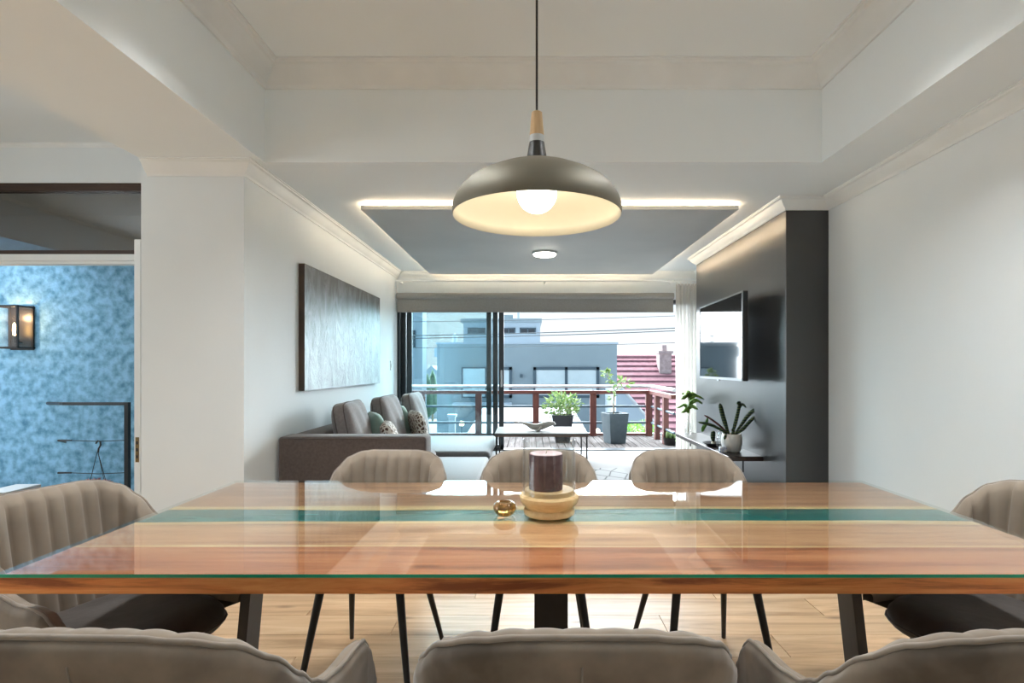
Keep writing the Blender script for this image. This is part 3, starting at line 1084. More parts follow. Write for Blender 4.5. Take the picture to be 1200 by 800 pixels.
ZT = [(0, 0.865), (0.10, 0.865), (0.14, 0.859), (0.18, 0.838), (0.22, 0.796), (0.27, 0.738), (0.32, 0.695), (0.38, 0.662), (0.45, 0.648), (0.53, 0.651), (0.565, 0.645), (0.595, 0.622), (0.625, 0.58), (SMAX, 0.520)]
LEAN = [(0, 0.085), (0.12, 0.085), (0.30, 0.045), (0.45, 0.02), (SMAX, 0.0)]
TH = [(0, 0.062), (0.25, 0.056), (0.4, 0.050), (0.57, 0.046), (SMAX, 0.034)]


def shell_pt(s, off, z):
    """off: distance inside the outer surface"""
    x, y_ = plan(s)
    nx, ny = normal(s)
    ln = interp(LEAN, abs(s)) * (z - 0.42) / 0.44
    tuck = -0.030 * max(0, (0.50 - z) / 0.065) ** 2
    o = ln + tuck - off
    return Vector((x + nx * o, y_ + ny * o, z))


CH = 0.050


def flute(s):
    a = abs(s)
    amp = 0.017 * (1 if a < 0.29 else max(0, 1 - (a - 0.29) / 0.07))
    return amp * (abs(math.sin(PI * (a / CH + 0.5))) ** 0.55) if amp else 0.0


def chair_data():
    N = 280
    ss = [-SMAX + 2 * SMAX * i / N for i in range(N + 1)]
    D = {}

    def roll(s, a):
        t_ = interp(TH, abs(s))
        zt_ = interp(ZT, abs(s))
        r = t_ / 2
        return (r - r * math.cos(a), zt_ - r + r * math.sin(a))
    A0 = PI * 0.36
    # outer skin with the lower tuck
    b = MB()
    rows = []
    for s in ss:
        zt_ = interp(ZT, abs(s))
        t_ = interp(TH, abs(s))
        zb_ = 0.436 + 0.05 * min(1, max(0, (abs(s) - 0.54) / 0.12))
        col_ = [(0.0, zb_ + (zt_ - t_ / 2 - zb_) * (k / 11) ** 1.4) for k in range(12)]
        col_ += [roll(s, A0 * k / 3) for k in range(1, 4)]
        rows.append([b.bm.verts.new(shell_pt(s, o, z)) for o, z in col_])
    for a, c in zip(rows, rows[1:]):
        for k in range(len(a) - 1):
            b.face([a[k], a[k + 1], c[k + 1], c[k]])
    D['outer_shell'] = b.data('outer_shell', M_velvet, 180)
    # fluted inside
    b = MB()
    rows = []
    for s in ss:
        zt_ = interp(ZT, abs(s))
        t_ = interp(TH, abs(s))
        fl = flute(s)
        p = [shell_pt(s, *roll(s, A0))]
        for k in range(1, 7):
            a = A0 + (PI - A0) * k / 6
            o, z = roll(s, a)
            wgt = (k / 6) ** 2.2
            q_ = shell_pt(s, o + fl * wgt, z + fl * 0.12 * math.sin(a) * min(1, k / 2))
            p.append(q_)
        zi = zt_ - t_ / 2
        zlow = min(0.49, zi - 0.01)
        for k in range(1, 9):
            z = zi + (zlow - zi) * k / 8
            p.append(shell_pt(s, t_ + fl, z))
        rows.append([b.bm.verts.new(v) for v in p])
    for a, c in zip(rows, rows[1:]):
        for k in range(len(a) - 1):
            b.face([a[k], a[k + 1], c[k + 1], c[k]])
    D['backrest_pad'] = b.data('backrest_pad', M_pad, 180)
    # piping
    D['piping'] = MB().tube([shell_pt(s, *roll(s, A0)) + Vector((0, 0, 0.001)) for s in ss[::2]], 0.0048, 6).data('piping', M_piping, 180)
    D['seam'] = MB().tube([shell_pt(0, -0.0004, 0.47 + (0.828 - 0.47) * k / 8) for k in range(9)], 0.0016, 5).data('seam', M_piping, 180)

    def se(th, k, a_, b_, n_=3.6):
        c_, s_ = math.cos(th), math.sin(th)
        r = (abs(c_) ** n_ + abs(s_) ** n_) ** (-1 / n_)
        return a_ * k * r * c_, b_ * k * r * s_
    b = MB()
    prof = [(0.0, 0.437), (0.80, 0.437), (0.95, 0.443), (1.0, 0.458), (1.0, 0.472), (0.985, 0.490), (0.93, 0.506), (0.80, 0.516), (0.5, 0.521), (0.0, 0.523)]
    rings = []
    for k, z in prof:
        if k == 0:
            rings.append([b.bm.verts.new((0, 0.035, z))])
        else:
            ring = []
            for i in range(48):
                x, y_ = se(2 * PI * i / 48, k, 0.228, 0.235)
                dip = -0.012 * max(0, (y_ - 0.13) / 0.1) ** 2 if z > 0.48 else 0
                ring.append(b.bm.verts.new((x, y_ + 0.035, z + dip)))
            rings.append(ring)
    for a, c in zip(rings, rings[1:]):
        for k in range(48):
            k2 = (k + 1) % 48
            if len(a) == 1:
                b.face([a[0], c[k2], c[k]])
            elif len(c) == 1:
                b.face([a[k], a[k2], c[0]])
            else:
                b.face([a[k], a[k2], c[k2], c[k]])
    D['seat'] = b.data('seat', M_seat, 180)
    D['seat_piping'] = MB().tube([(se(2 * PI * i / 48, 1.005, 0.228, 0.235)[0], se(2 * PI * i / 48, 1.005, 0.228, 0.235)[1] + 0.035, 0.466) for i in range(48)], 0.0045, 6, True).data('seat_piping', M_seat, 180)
    for nm, (sx, sy) in (('l0', (-1, 1)), ('l1', (1, 1)), ('l2', (-1, -1)), ('l3', (1, -1))):
        fy = 0.225 if sy > 0 else -0.315
        ty = 0.14 if sy > 0 else -0.15
        D[nm] = MB().tube([(sx * 0.145, ty, 0.445), (sx * 0.21, fy, 0.0)], [0.0165, 0.0095], 10).data('leg', M_black, 60)
    return D


CD = chair_data()


def make_chair(loc, rz, label):
    r = thing('dining_chair', label, 'chair', loc, rz, 'upholstered chairs around the dining table')
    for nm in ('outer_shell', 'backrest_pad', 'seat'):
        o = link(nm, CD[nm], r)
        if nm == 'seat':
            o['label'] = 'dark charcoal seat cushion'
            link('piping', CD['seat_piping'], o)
        if nm == 'outer_shell':
            link('piping', CD['piping'], o)
            link('seam', CD['seam'], o)
    for nm in ('l0', 'l1', 'l2', 'l3'):
        link('leg', CD[nm], r)
    return r


chair0 = make_chair((0.073, 1.075, 0), 0.0, 'taupe velvet chair seen square from behind, middle of the near row')
copy_tree(chair0, (-0.625, 1.075, 0), -0.03, 'taupe velvet chair from behind, left end of the near row')
copy_tree(chair0, (0.745, 1.075, 0), 0.03, 'taupe velvet chair from behind, right end of the near row')
copy_tree(chair0, (-0.62, 2.21, 0), PI - 0.06, 'fluted taupe chair facing us in front of the brown sofa arm')
copy_tree(chair0, (0.042, 2.22, 0), PI, 'fluted taupe chair facing us, directly behind the candle')
copy_tree(chair0, (0.695, 2.22, 0), PI + 0.04, 'fluted taupe chair facing us, next to the black wall shelf')
copy_tree(chair0, (-1.225, 1.63, 0), -PI / 2 - 0.33, 'pale fluted velvet chair at the table head beside the porch door')
copy_tree(chair0, (1.395, 1.63, 0), PI / 2 + 0.33, 'fluted velvet chair at the table head against the white right wall')

# ------------------------------------------------------------------ on the table
t = thing('candle_lantern', 'clear glass hurricane lantern on a turned pale wood base', 'candle holder', (0.064, 1.775, TZ))
MB().lathe([(0, 0), (0.074, 0), (0.080, 0.004), (0.082, 0.012), (0.080, 0.020), (0.076, 0.024), (0.080, 0.030), (0.090, 0.040), (0.094, 0.052), (0.094, 0.060), (0.090, 0.066), (0.079, 0.067), (0.0785, 0.079), (0.076, 0.081), (0, 0.081)], 48).build('wooden_base', M_pine, t, 30)
MB().lathe([(0.0835, 0.0675), (0.0835, 0.240), (0.0815, 0.241), (0.0800, 0.240), (0.0800, 0.0675), (0.0835, 0.0675)], 64).build('glass_cylinder', M_glass, t, 40)
t = thing('pillar_candle', 'thick plum-coloured pillar candle inside the glass lantern', 'candle', (0.064 - 0.010, 1.775, TZ + 0.0815))
MB().lathe([(0, 0), (0.053, 0), (0.0535, 0.003), (0.0535, 0.108), (0.0525, 0.112)], 40).build('wax', M_candle, t, 40)
MB().lathe([(0.0525, 0.112), (0.050, 0.1145), (0.044, 0.1135), (0.02, 0.112), (0, 0.1115)], 40).build('wax_top', M_candletop, t, 180)
MB().tube([(0, 0, 0.111), (0.002, 0, 0.118), (0.005, 0.001, 0.122)], 0.0018, 6).build('wick', M_wick, t, 180)
o = MB().lathe([(0, 0), (0.022, 0), (0.026, 0.003), (0.034, 0.012), (0.0375, 0.022), (0.036, 0.032), (0.029, 0.040), (0.021, 0.0435), (0.0185, 0.043), (0.019, 0.036), (0.017, 0.02), (0, 0.018)], 40).build('tealight_holder', M_amber, None, 180)
o.location = (-0.077, 1.765, TZ)
tag(o, 'small round amber glass tealight holder on the table', 'candle holder')

# ------------------------------------------------------------------ living room: sofa and cushions
t = thing('sofa', 'brown-grey corner sofa with a pale chaise end along the left wall', 'sofa', (-1.2, 5.4, FL))
ox, oy = 1.2, -5.4


def sb(name, x0, x1, y0, y1, z0, z1, m, bv=0.025, sg=3):
    return MB().box(x0 + ox, x1 + ox, y0 + oy, y1 + oy, z0 - FL, z1 - FL, None, bv, sg).build(name, m, t, 50)


xs = XL + 0.018
ar = sb('arm', xs, -0.70, 3.77, 3.975, 0.19, 0.765, M_sofa, 0.022)
MB().tube([(xs + 0.02 + ox, 3.774 + oy, 0.752 - FL), (-0.73 + ox, 3.774 + oy, 0.752 - FL), (-0.708 + ox, 3.774 + oy, 0.735 - FL), (-0.704 + ox, 3.774 + oy, 0.2 - FL)], 0.006, 6).build('piping', M_sofa_p, ar, 180)
sb('backrest', xs, -1.52, 3.98, 7.05, 0.19, 0.76, M_sofa, 0.03)
sb('base', xs + 0.01, -0.96, 3.98, 7.04, 0.17, 0.27, M_sofa, 0.01, 1)
sb('base', -0.96, -0.45, 5.74, 7.04, 0.19, 0.27, M_sofa, 0.01, 1)
sb('seat_cushion', -1.515, -0.95, 3.98, 4.84, 0.27, 0.40, M_sofa, 0.04)
sb('seat_cushion', -1.515, -0.95, 4.845, 5.70, 0.27, 0.40, M_sofa, 0.04)
o = sb('chaise_cushion', -1.515, -0.40, 5.705, 7.06, 0.265, 0.372, M_chaise, 0.05)
o['label'] = 'pale grey chaise cushion'
for x, y in ((-1.6, 3.83), (-0.78, 3.83), (-1.6, 6.95), (-0.5, 6.95), (-0.5, 5.8)):
    MB().box(x - 0.025 + ox, x + 0.025 + ox, y - 0.025 + oy, y + 0.025 + oy, 0.0, 0.045).build('foot', M_black, t)


def cushion_data(w, h, th, mat, boxy=0.0, name='cushion', pip=None):
    """upright cushion in the local YZ plane, its face towards +X"""
    b = MB()
    n = 16

    def prof(u, v, sgn):
        eu, ev = 1 - abs(u) ** 3.2, 1 - abs(v) ** 3.2
        tt = th / 2 * (boxy + (1 - boxy) * max(eu * ev, 0) ** 0.45)
        pin = 1 - 0.05 * (1 - abs(u) ** 2) * abs(v) ** 4
        pin2 = 1 - 0.05 * (1 - abs(v) ** 2) * abs(u) ** 4
        wr = 0.006 * math.sin(9 * u + 5 * v) * max(eu * ev, 0)
        return Vector((sgn * (tt + wr), u * math.sqrt(1 - 0.22 * v ** 4) * w / 2 * pin2, h / 2 + v * math.sqrt(1 - 0.22 * u ** 4) * h / 2 * pin))
    V = {}
    for sgn in (-1, 1):
        for i in range(n + 1):
            for j in range(n + 1):
                u, v = -1 + 2 * i / n, -1 + 2 * j / n
                V[sgn, i, j] = b.bm.verts.new(prof(u, v, sgn))
        for i in range(n):
            for j in range(n):
                b.face([V[sgn, i, j], V[sgn, i + 1, j], V[sgn, i + 1, j + 1], V[sgn, i, j + 1]])
    rim = [(i, 0) for i in range(n)] + [(n, j) for j in range(n)] + [(n - i, n) for i in range(n)] + [(0, n - j) for j in range(n)]
    for (a, c), (a2, c2) in zip(rim, rim[1:] + rim[:1]):
        b.face([V[-1, a, c], V[-1, a2, c2], V[1, a2, c2], V[1, a, c]])
    pts = {s: [V[s, a, c].co.copy() for a, c in rim] for s in (-1, 1)}
    bmesh.ops.remove_doubles(b.bm, verts=b.bm.verts, dist=1e-5)
    return b.data(name, mat, 70 if boxy else 180), pts


def cushion(name, label, loc, tilt, rz, dat, pts=None, pmat=None, group=None):
    o = link(name, dat)
    o.location = loc
    o.rotation_euler = Euler((0, -tilt, rz), 'XYZ')
    tag(o, label, 'cushion', group)
    if pts:
        for s in pts:
            MB().tube(pts[s], 0.0035, 6, True).build('piping', pmat, o, 180)
    return o


big, bp_ = cushion_data(0.64, 0.58, 0.19, M_cushion, 0.4)
G1 = 'large grey back cushions on the sofa'
cushion('back_cushion', 'large grey back cushion nearest the sofa arm', (-1.345, 4.46, 0.405), 0.20, 0.06, big, bp_, M_sofa_p, G1)
cushion('back_cushion', 'large grey back cushion in the middle of the sofa, between two green cushions', (-1.285, 5.34, 0.405), 0.20, -0.02, big, bp_, M_sofa_p, G1)
cushion('back_cushion', 'large grey back cushion at the window end of the sofa', (-1.255, 6.42, 0.385), 0.20, -0.03, big, bp_, M_sofa_p, G1)
sm, _ = cushion_data(0.46, 0.46, 0.15, M_green)
G2 = 'sage green scatter cushions on the sofa'
cushion('scatter_cushion', 'sage green cushion tucked behind the nearest grey back cushion', (-1.27, 4.90, 0.41), 0.26, 0.42, sm, None, None, G2)
cushion('scatter_cushion', 'sage green cushion beside the patterned one near the window', (-1.28, 5.88, 0.41), 0.26, 0.42, sm, None, None, G2)
pt, _ = cushion_data(0.42, 0.42, 0.13, M_pattern)
G3 = 'brown and white patterned scatter cushions'
cushion('scatter_cushion', 'small patterned brown and white cushion, mostly hidden by the sofa arm', (-1.06, 4.68, 0.405), 0.40, 0.2, pt, None, None, G3)
cushion('scatter_cushion', 'patterned brown and white cushion upright at the chaise end', (-1.08, 5.64, 0.40), 0.22, 0.45, pt, None, None, G3)

t = thing('ottoman', 'pale grey upholstered ottoman in front of the chaise', 'ottoman', (-0.67, 4.8, FL))
MB().box(-0.25, 0.26, -0.62, 0.72, 0.04, 0.10, None, 0.01, 1).build('base', M_otto, t)
MB().box(-0.26, 0.27, -0.63, 0.73, 0.10, 0.20, None, 0.03, 3).build('cushion', M_otto, t, 50)
for x in (-0.21, 0.22):
    for y in (-0.55, 0.65):
        MB().box(x - 0.02, x + 0.02, y - 0.02, y + 0.02, 0.0, 0.04).build('foot', M_black, t)

o = MB().box(-0.36, 1.0, 4.3, 5.95, FL, FL + 0.010, None, 0.003, 1).build('rug', M_rug)
tag(o, 'pale rug with a thin dark lattice pattern before the coffee table', 'rug')

t = thing('coffee_table', 'pale topped coffee table with thin black metal legs near the window', 'table', (0.145, 6.5, FL))
MB().box(-0.53, 0.52, -0.32, 0.38, 0.325, 0.352, None, 0.004, 1).build('tabletop', M_marble, t)
MB().box(-0.525, 0.515, -0.315, 0.375, 0.312, 0.325).build('apron', pm('walnut_lip', (0.17, 0.08, 0.05), None, 10, 0.5), t)
for x in (-0.51, 0.50):
    for y in (-0.30, 0.36):
        MB().box(x - 0.008, x + 0.008, y - 0.008, y + 0.008, 0, 0.313).build('leg', M_black, t)
    MB().box(x - 0.006, x + 0.006, -0.30, 0.36, 0.0, 0.012).build('foot_rail', M_black, t)

# carved whale on the coffee table: one body, flukes and flippers
t = thing('whale_figurine', 'carved bleached wood whale figurine on the coffee table', 'figurine', (0.10, 6.42, FL + 0.352))
b = MB()
path = [(0.21, 0.0, 0.075), (0.19, 0, 0.085), (0.13, 0, 0.083), (0.06, 0, 0.060), (0.0, 0, 0.045), (-0.06, 0, 0.050), (-0.13, 0, 0.080), (-0.19, 0, 0.098), (-0.23, 0, 0.102)]
b.tube(path, [0.006, 0.022, 0.034, 0.040, 0.040, 0.034, 0.020, 0.010, 0.006], 14)
b.build('body', M_whale, t, 180)
for s in (-1, 1):
    MB().tube([(-0.215, 0, 0.100), (-0.245, s * 0.04, 0.106), (-0.275, s * 0.085, 0.103)], [0.008, 0.012, 0.003], 8).build('fluke', M_whale, t, 180)
    MB().tube([(0.04, s * 0.03, 0.05), (0.015, s * 0.06, 0.025), (-0.02, s * 0.08, 0.006)], [0.014, 0.011, 0.004], 8).build('flipper', M_whale, t, 180)
MB().tube([(0.0, 0, 0.03), (0.02, 0, 0.0)], [0.012, 0.018], 8).build('stand', M_whale, t, 180)

# painting on the left wall
t = thing('wall_painting', 'wide silver-grey streaked abstract canvas on the left wall', 'painting', (XL, 5.2, 1.062))
MB().box(0.0, 0.043, -1.043, 1.05, 0, 0.955).build('stretcher', pm('canvas_side', (0.05, 0.032, 0.022), (0.08, 0.05, 0.035), 6, 0.6), t)
MB().box(0.043, 0.046, -1.043, 1.05, 0, 0.955).build('canvas', M_canvas, t)
t = thing('light_switch', 'white wall switch near the sliding door on the left wall', 'switch', (XL, 6.92, 1.20))
MB().box(0, 0.010, -0.04, 0.04, 0, 0.12, None, 0.004, 2).build('plate', M_white, t)
MB().box(0.010, 0.016, -0.015, 0.015, 0.035, 0.085, None, 0.002, 1).build('rocker', M_white, t)

# ------------------------------------------------------------------ television and shelf on the charcoal wall
pA, pB = Vector((1.700, 4.42, 0)), Vector((1.752, 5.69, 0))
ang = math.atan2(pB.y - pA.y, pB.x - pA.x)
t = thing('television', 'slim flat television swung out from the charcoal wall', 'television', (pA.x, pA.y, 1.128), ang)
L_ = (pB - pA).length
H_ = 0.722
MB().box(0, L_, -0.045, -0.006, 0, H_, None, 0.004, 1).build('casing', M_tvback, t)
MB().box(0.014, L_ - 0.014, -0.006, -0.001, 0.022, H_ - 0.014).build('screen', M_screen, t)
MB().box(0, 0.013, -0.006, 0.003, 0, H_).box(L_ - 0.013, L_, -0.006, 0.003, 0, H_).box(0, L_, -0.006, 0.003, 0, 0.021).box(0, L_, -0.006, 0.003, H_ - 0.013, H_).build('bezel', M_bezel, t)
MB().box(L_ * 0.5 - 0.03, L_ * 0.5 + 0.03, -0.004, 0.006, -0.014, 0.002).build('logo_bar', M_bezel, t)
# the picture side must look into the room (-X), so local +Y of the set points there
arm = MB()
arm.box(L_ * 0.38, L_ * 0.62, -0.075, -0.045, 0.2, 0.52)
arm.tube([(L_ * 0.5, -0.07, 0.36), (L_ * 0.42, -0.11, 0.36), (L_ * 0.5, -0.142, 0.36)], 0.018, 8)
arm.build('wall_bracket', M_black, t)

t = thing('wall_shelf', 'long espresso-brown floating shelf under the television', 'shelf', (XA, 5.29, 0.48))
MB().box(-0.285, 0.0, -0.81, 0.81, 0.0, 0.038, None, 0.002, 1).build('board', M_shelf, t)
for y in (-0.74, 0.0, 0.74):
    MB().box(-0.006 - 0.14, 0.006 - 0.14, y - 0.006, y + 0.006, -0.10, 0.0).box(-0.14, 0.0, y - 0.005, y + 0.005, -0.008, 0.0).build('bracket', M_black, t)

SZ = 0.5182
t = thing('banded_plant', 'strap-leaved plant with banded dark leaves in a ribbed white pot on shelf', 'plant', (1.735, 4.75, SZ))
MB().lathe([(0, 0), (0.060, 0), (0.070, 0.01), (0.083, 0.07), (0.084, 0.11), (0.078, 0.150), (0.075, 0.153), (0.071, 0.148), (0.073, 0.12), (0, 0.12)], 72, (0, 0, 0), lambda a, z: 0.035 * abs(math.cos(a * 9)) if 0.005 < z < 0.149 else 0).build('pot', M_pot, t, 50)
MB().lathe([(0.07, 0.128), (0.04, 0.136), (0, 0.138)], 20).build('soil', M_soil, t, 180)


def strap(pts, w, mat, parent, name='leaf', nrm=Vector((0, -1, 0.3))):
    """strap leaf with a folded middle along a path"""
    b = MB()
    P = [Vector(p) for p in pts]
    # refine
    Q = []
    n = len(P)
    for i in range(n - 1):
        p0, p1, p2, p3 = P[max(i - 1, 0)], P[i], P[i + 1], P[min(i + 2, n - 1)]
        for k in range(4):
            u = k / 4
            Q.append(0.5 * ((2 * p1) + (p2 - p0) * u + (2 * p0 - 5 * p1 + 4 * p2 - p3) * u * u + (3 * p1 - p0 - 3 * p2 + p3) * u ** 3))
    Q.append(P[-1])
    m = len(Q)
    rows = []
    for i, q in enumerate(Q):
        tg = (Q[min(i + 1, m - 1)] - Q[max(i - 1, 0)]).normalized()
        s = tg.cross(nrm)
        if s.length < 1e-4:
            s = tg.orthogonal()
        s.normalize()
        up = s.cross(tg)
        f_ = i / (m - 1)
        ww = w * (0.35 + 0.65 * min(1, f_ * 3.0)) * (1 if f_ < 0.65 else math.sqrt(max(0, 1 - ((f_ - 0.65) / 0.352) ** 2)) + 0.02)
        rows.append([b.bm.verts.new(q + s * ww - up * ww * 0.3), b.bm.verts.new(q + up * 0.0015), b.bm.verts.new(q - s * ww - up * ww * 0.3), b.bm.verts.new(q - up * 0.0015)])
    for a, c in zip(rows, rows[1:]):
        for k in range(4):
            b.face([a[k], a[(k + 1) % 4], c[(k + 1) % 4], c[k]])
    b.face(rows[0])
    b.face(list(reversed(rows[-1])))
    return b.build(name, mat, parent, 180)


M_red = pm('reddish_leaf', (0.12, 0.04, 0.04), (0.2, 0.08, 0.07), 12, 0.45)
strap([(-0.02, 0, 0.14), (-0.06, -0.02, 0.24), (-0.09, -0.03, 0.33), (-0.115, -0.04, 0.415)], 0.020, M_band, t)
strap([(0.01, 0, 0.14), (0.03, -0.02, 0.25), (0.045, -0.04, 0.36), (0.05, -0.05, 0.42), (0.02, -0.06, 0.41)], 0.015, M_band, t)
strap([(0.02, 0, 0.14), (0.07, -0.02, 0.22), (0.12, -0.05, 0.31), (0.16, -0.09, 0.36), (0.20, -0.13, 0.355), (0.235, -0.16, 0.32)], 0.016, M_band, t)
strap([(0.03, 0.0, 0.14), (0.08, -0.03, 0.19), (0.13, -0.06, 0.26), (0.165, -0.09, 0.31)], 0.014, M_band, t)
strap([(0.0, 0.0, 0.14), (0.05, 0.05, 0.26), (0.09, 0.06, 0.37), (0.115, 0.05, 0.40), (0.14, 0.04, 0.37)], 0.012, M_band, t)
strap([(-0.02, 0.0, 0.14), (-0.10, -0.02, 0.19), (-0.20, -0.04, 0.235), (-0.30, -0.05, 0.255)], 0.013, M_band, t)
strap([(-0.01, 0.02, 0.14), (-0.07, 0.03, 0.20), (-0.16, 0.03, 0.27), (-0.23, 0.02, 0.31)], 0.009, M_red, t)
strap([(-0.02, -0.02, 0.14), (-0.06, -0.05, 0.15), (-0.085, -0.06, 0.11)], 0.012, M_band, t)
strap([(-0.20, 0.02, 0.285), (-0.21, 0.02, 0.24), (-0.235, 0.02, 0.20), (-0.245, 0.02, 0.165)], 0.015, M_leaf, t)
strap([(0.015, -0.02, 0.14), (0.0, -0.06, 0.18), (-0.03, -0.08, 0.20)], 0.012, M_band, t)

t = thing('black_dish', 'shallow black dish on the shelf left of the ribbed pot', 'dish', (1.70, 5.10, SZ))
MB().lathe([(0, 0.002), (0.06, 0.0), (0.10, 0.025), (0.105, 0.03), (0.10, 0.03), (0.06, 0.008), (0, 0.008)], 28).build('bowl', M_black, t, 40)
t = thing('leaf_cutting', 'single green leaf cutting standing in the black dish', 'plant', (1.69, 5.08, SZ + 0.0085))
MB().lathe([(0, 0), (0.018, 0), (0.022, 0.025), (0.018, 0.03), (0, 0.03)], 16).build('bulb', M_wick, t, 180)
strap([(0, 0, 0.028), (-0.004, 0, 0.08), (-0.002, -0.005, 0.13)], 0.022, M_band, t)
t = thing('bud_vase', 'tall slim glass bottle vase behind the ribbed pot', 'vase', (1.70, 4.93, SZ))
MB().lathe([(0, 0.002), (0.028, 0.002), (0.032, 0.02), (0.030, 0.10), (0.014, 0.15), (0.012, 0.19), (0.011, 0.19), (0.013, 0.15), (0.028, 0.10), (0.029, 0.02), (0, 0.006)], 24).build('glass', M_glass, t, 180)
o = MB().box(-0.03, 0.03, -0.022, 0.022, 0, 0.05, None, 0.008, 2).build('small_ornament', pm('blue_white_ceramic', (0.25, 0.32, 0.5), (0.7, 0.7, 0.7), 40, 0.3), None, 60)
o.location = (1.635, 4.68, SZ)
tag(o, 'tiny blue and white ornament beside the ribbed pot', 'ornament')

t = thing('vine_bottle', 'bright green leafy cutting in a slim bottle at the window end of shelf', 'plant', (1.70, 5.93, SZ))
MB().lathe([(0, 0.002), (0.03, 0.002), (0.033, 0.02), (0.03, 0.10), (0.013, 0.15), (0.012, 0.2), (0.010, 0.2), (0.011, 0.15), (0.028, 0.1), (0.03, 0.02), (0, 0.006)], 24).build('bottle', M_glass, t, 180)
MB().tube([(0, 0, 0.02), (0.01, 0, 0.18), (0.02, 0, 0.30), (0.0, 0, 0.42)], 0.004, 6).build('stem', M_stem, t, 180)
rng = random.Random(5)
for k in range(13):
    a = rng.uniform(0, 2 * PI)
    z = rng.uniform(0.27, 0.47)
    rr_ = rng.uniform(0.03, 0.10)
    c_, s_ = math.cos(a), math.sin(a)
    strap([(0.01, 0, z - 0.04), (0.01 + c_ * rr_ * .5, s_ * rr_ * .5, z), (0.01 + c_ * rr_, s_ * rr_, z + 0.005), (0.01 + c_ * (rr_ + 0.06), s_ * (rr_ + 0.06), z - 0.035)], 0.034, M_leafy, t, 'leaf', Vector((c_ * 0.4, s_ * 0.4 - 0.4, 1)))

# ------------------------------------------------------------------ blind, curtain, sliding doors
t = thing('roller_blind', 'taupe roller blind drawn up above the sliding doors', 'blind', (0.08, YF - 0.02, 1.955))
MB().box(-1.79, 1.79, -0.030, -0.022, 0.0, 0.20).build('fabric', M_blind, t)
MB().box(-1.79, 1.79, -0.040, -0.012, -0.006, 0.012, None, 0.004, 1).build('bottom_bar', M_blind, t)
MB().tube([(-1.79, -0.045, 0.205), (1.79, -0.045, 0.205)], 0.040, 16).build('roller', M_blind, t, 60)

b = MB()
NF = 96


def curt(u, v):
    x = 1.87 + 0.32 * u
    amp = 0.028 * (0.75 + 0.25 * v)
    return Vector((x + 0.004 * math.sin(v * 7 + u * 20), 7.07 + amp * math.sin(u * 2 * PI * 7.0 + 0.25 * math.sin(v * 3)), 0.165 + (2.30 - 0.165) * v))


b.grid(curt, NF, 10)
t = thing('sheer_curtain', 'white sheer curtain gathered at the right of the doors', 'curtain', (0, 0, 0))
b.build('fabric', M_sheer, t, 180)
b = MB()
for k in range(8):
    b.box(1.885 + k * 0.043, 1.893 + k * 0.043, 7.062, 7.078, 2.28, 2.325)
b.build('hook', M_white, t)
t = thing('curtain_rail', 'thin white curtain rail along the cornice above the blind', 'curtain rail', (0, 0, 0))
MB().tube([(-1.70, 7.07, 2.335), (2.19, 7.07, 2.335)], 0.010, 10).build('rod', M_trim, t, 60)
for x in (-1.65, 0.2, 1.84):
    MB().box(x - 0.008, x + 0.008, 7.07, YF, 2.325, 2.345).build('bracket', M_trim, t)
MB().lathe([(0, -0.02), (0.016, -0.012), (0.018, 0), (0.016, 0.012), (0, 0.02)], 12, (1.84, 7.07, 2.335)).build('finial', M_trim, t, 180)

d2 = thing('door_2', '', '', (0, 0, 0))
del d2['label'], d2['category']
struct(d2)
MB().box(XL + 0.002, XL + 0.03, YF + 0.02, YF + 0.16, FL + 0.012, 2.12).box(2.09, 2.12, YF + 0.02, YF + 0.16, FL + 0.012, 2.12).box(XL, 2.12, YF + 0.02, YF + 0.16, 2.07, 2.12).build('door_frame', M_alu, d2)
for x0, x1, y in ((XL + 0.032, -0.500, YF + 0.125), (-1.615, -0.412, YF + 0.08), (-1.60, -0.330, YF + 0.035)):
    fr_ = MB()
    z0, z1 = FL + 0.014, 2.068
    fr_.box(x0, x0 + 0.066, y - 0.016, y + 0.016, z0, z1).box(x1 - 0.064, x1, y - 0.016, y + 0.016, z0, z1).box(x0, x1, y - 0.016, y + 0.016, z0, z0 + 0.06).box(x0, x1, y - 0.016, y + 0.016, z1 - 0.06, z1)
    pf = fr_.build('sliding_panel', M_alu, d2)
    MB().box(x0 + 0.06, x1 - 0.06, y - 0.003, y + 0.003, z0 + 0.05, z1 - 0.05).build('pane', M_pane, pf)
hd = MB().box(-0.372, -0.350, YF - 0.005, YF + 0.02, 0.98, 1.20, None, 0.004, 1).build('handle', M_tube, d2)

# ------------------------------------------------------------------ deck outside
dk = S('deck', pm('deck_joist', (0.12, 0.10, 0.09), None, 6, 0.8), (-2.6, 2.6, YF + 0.17, 8.92, FL - 0.35, FL - 0.03))
b = MB()
b.box(-0.0465, 0.0465, -0.76, 0.76, -0.026, 0.0, None, 0.003, 1)
dme = b.data('board', M_deck)
for k in range(52):
    link('board', dme, dk, (-2.55 + k * 0.1, YF + 0.17 + 0.765, FL))
t = thing('deck_railing', 'red-brown timber deck railing with steel handrail', 'railing', (0, 8.8, FL))
XE = 1.90
xs_ = [-2.52, -1.70, -0.80, 0.108, 1.015, XE]
for x in xs_:
    MB().box(x - 0.05, x + 0.05, -0.035, 0.035, 0.0, 0.70).build('post', M_redpost, t)
for y in (-0.42, -0.93):
    MB().box(XE + 0.0, XE + 0.07, y - 0.05, y + 0.05, 0.0, 0.70).build('post', M_redpost, t)
MB().box(-2.6, XE + 0.05, -0.05, 0.05, 0.665, 0.72).build('top_rail', M_redwood, t)
MB().box(XE - 0.01, XE + 0.08, -1.42, -0.05, 0.665, 0.72).build('top_rail', M_redpost, t)
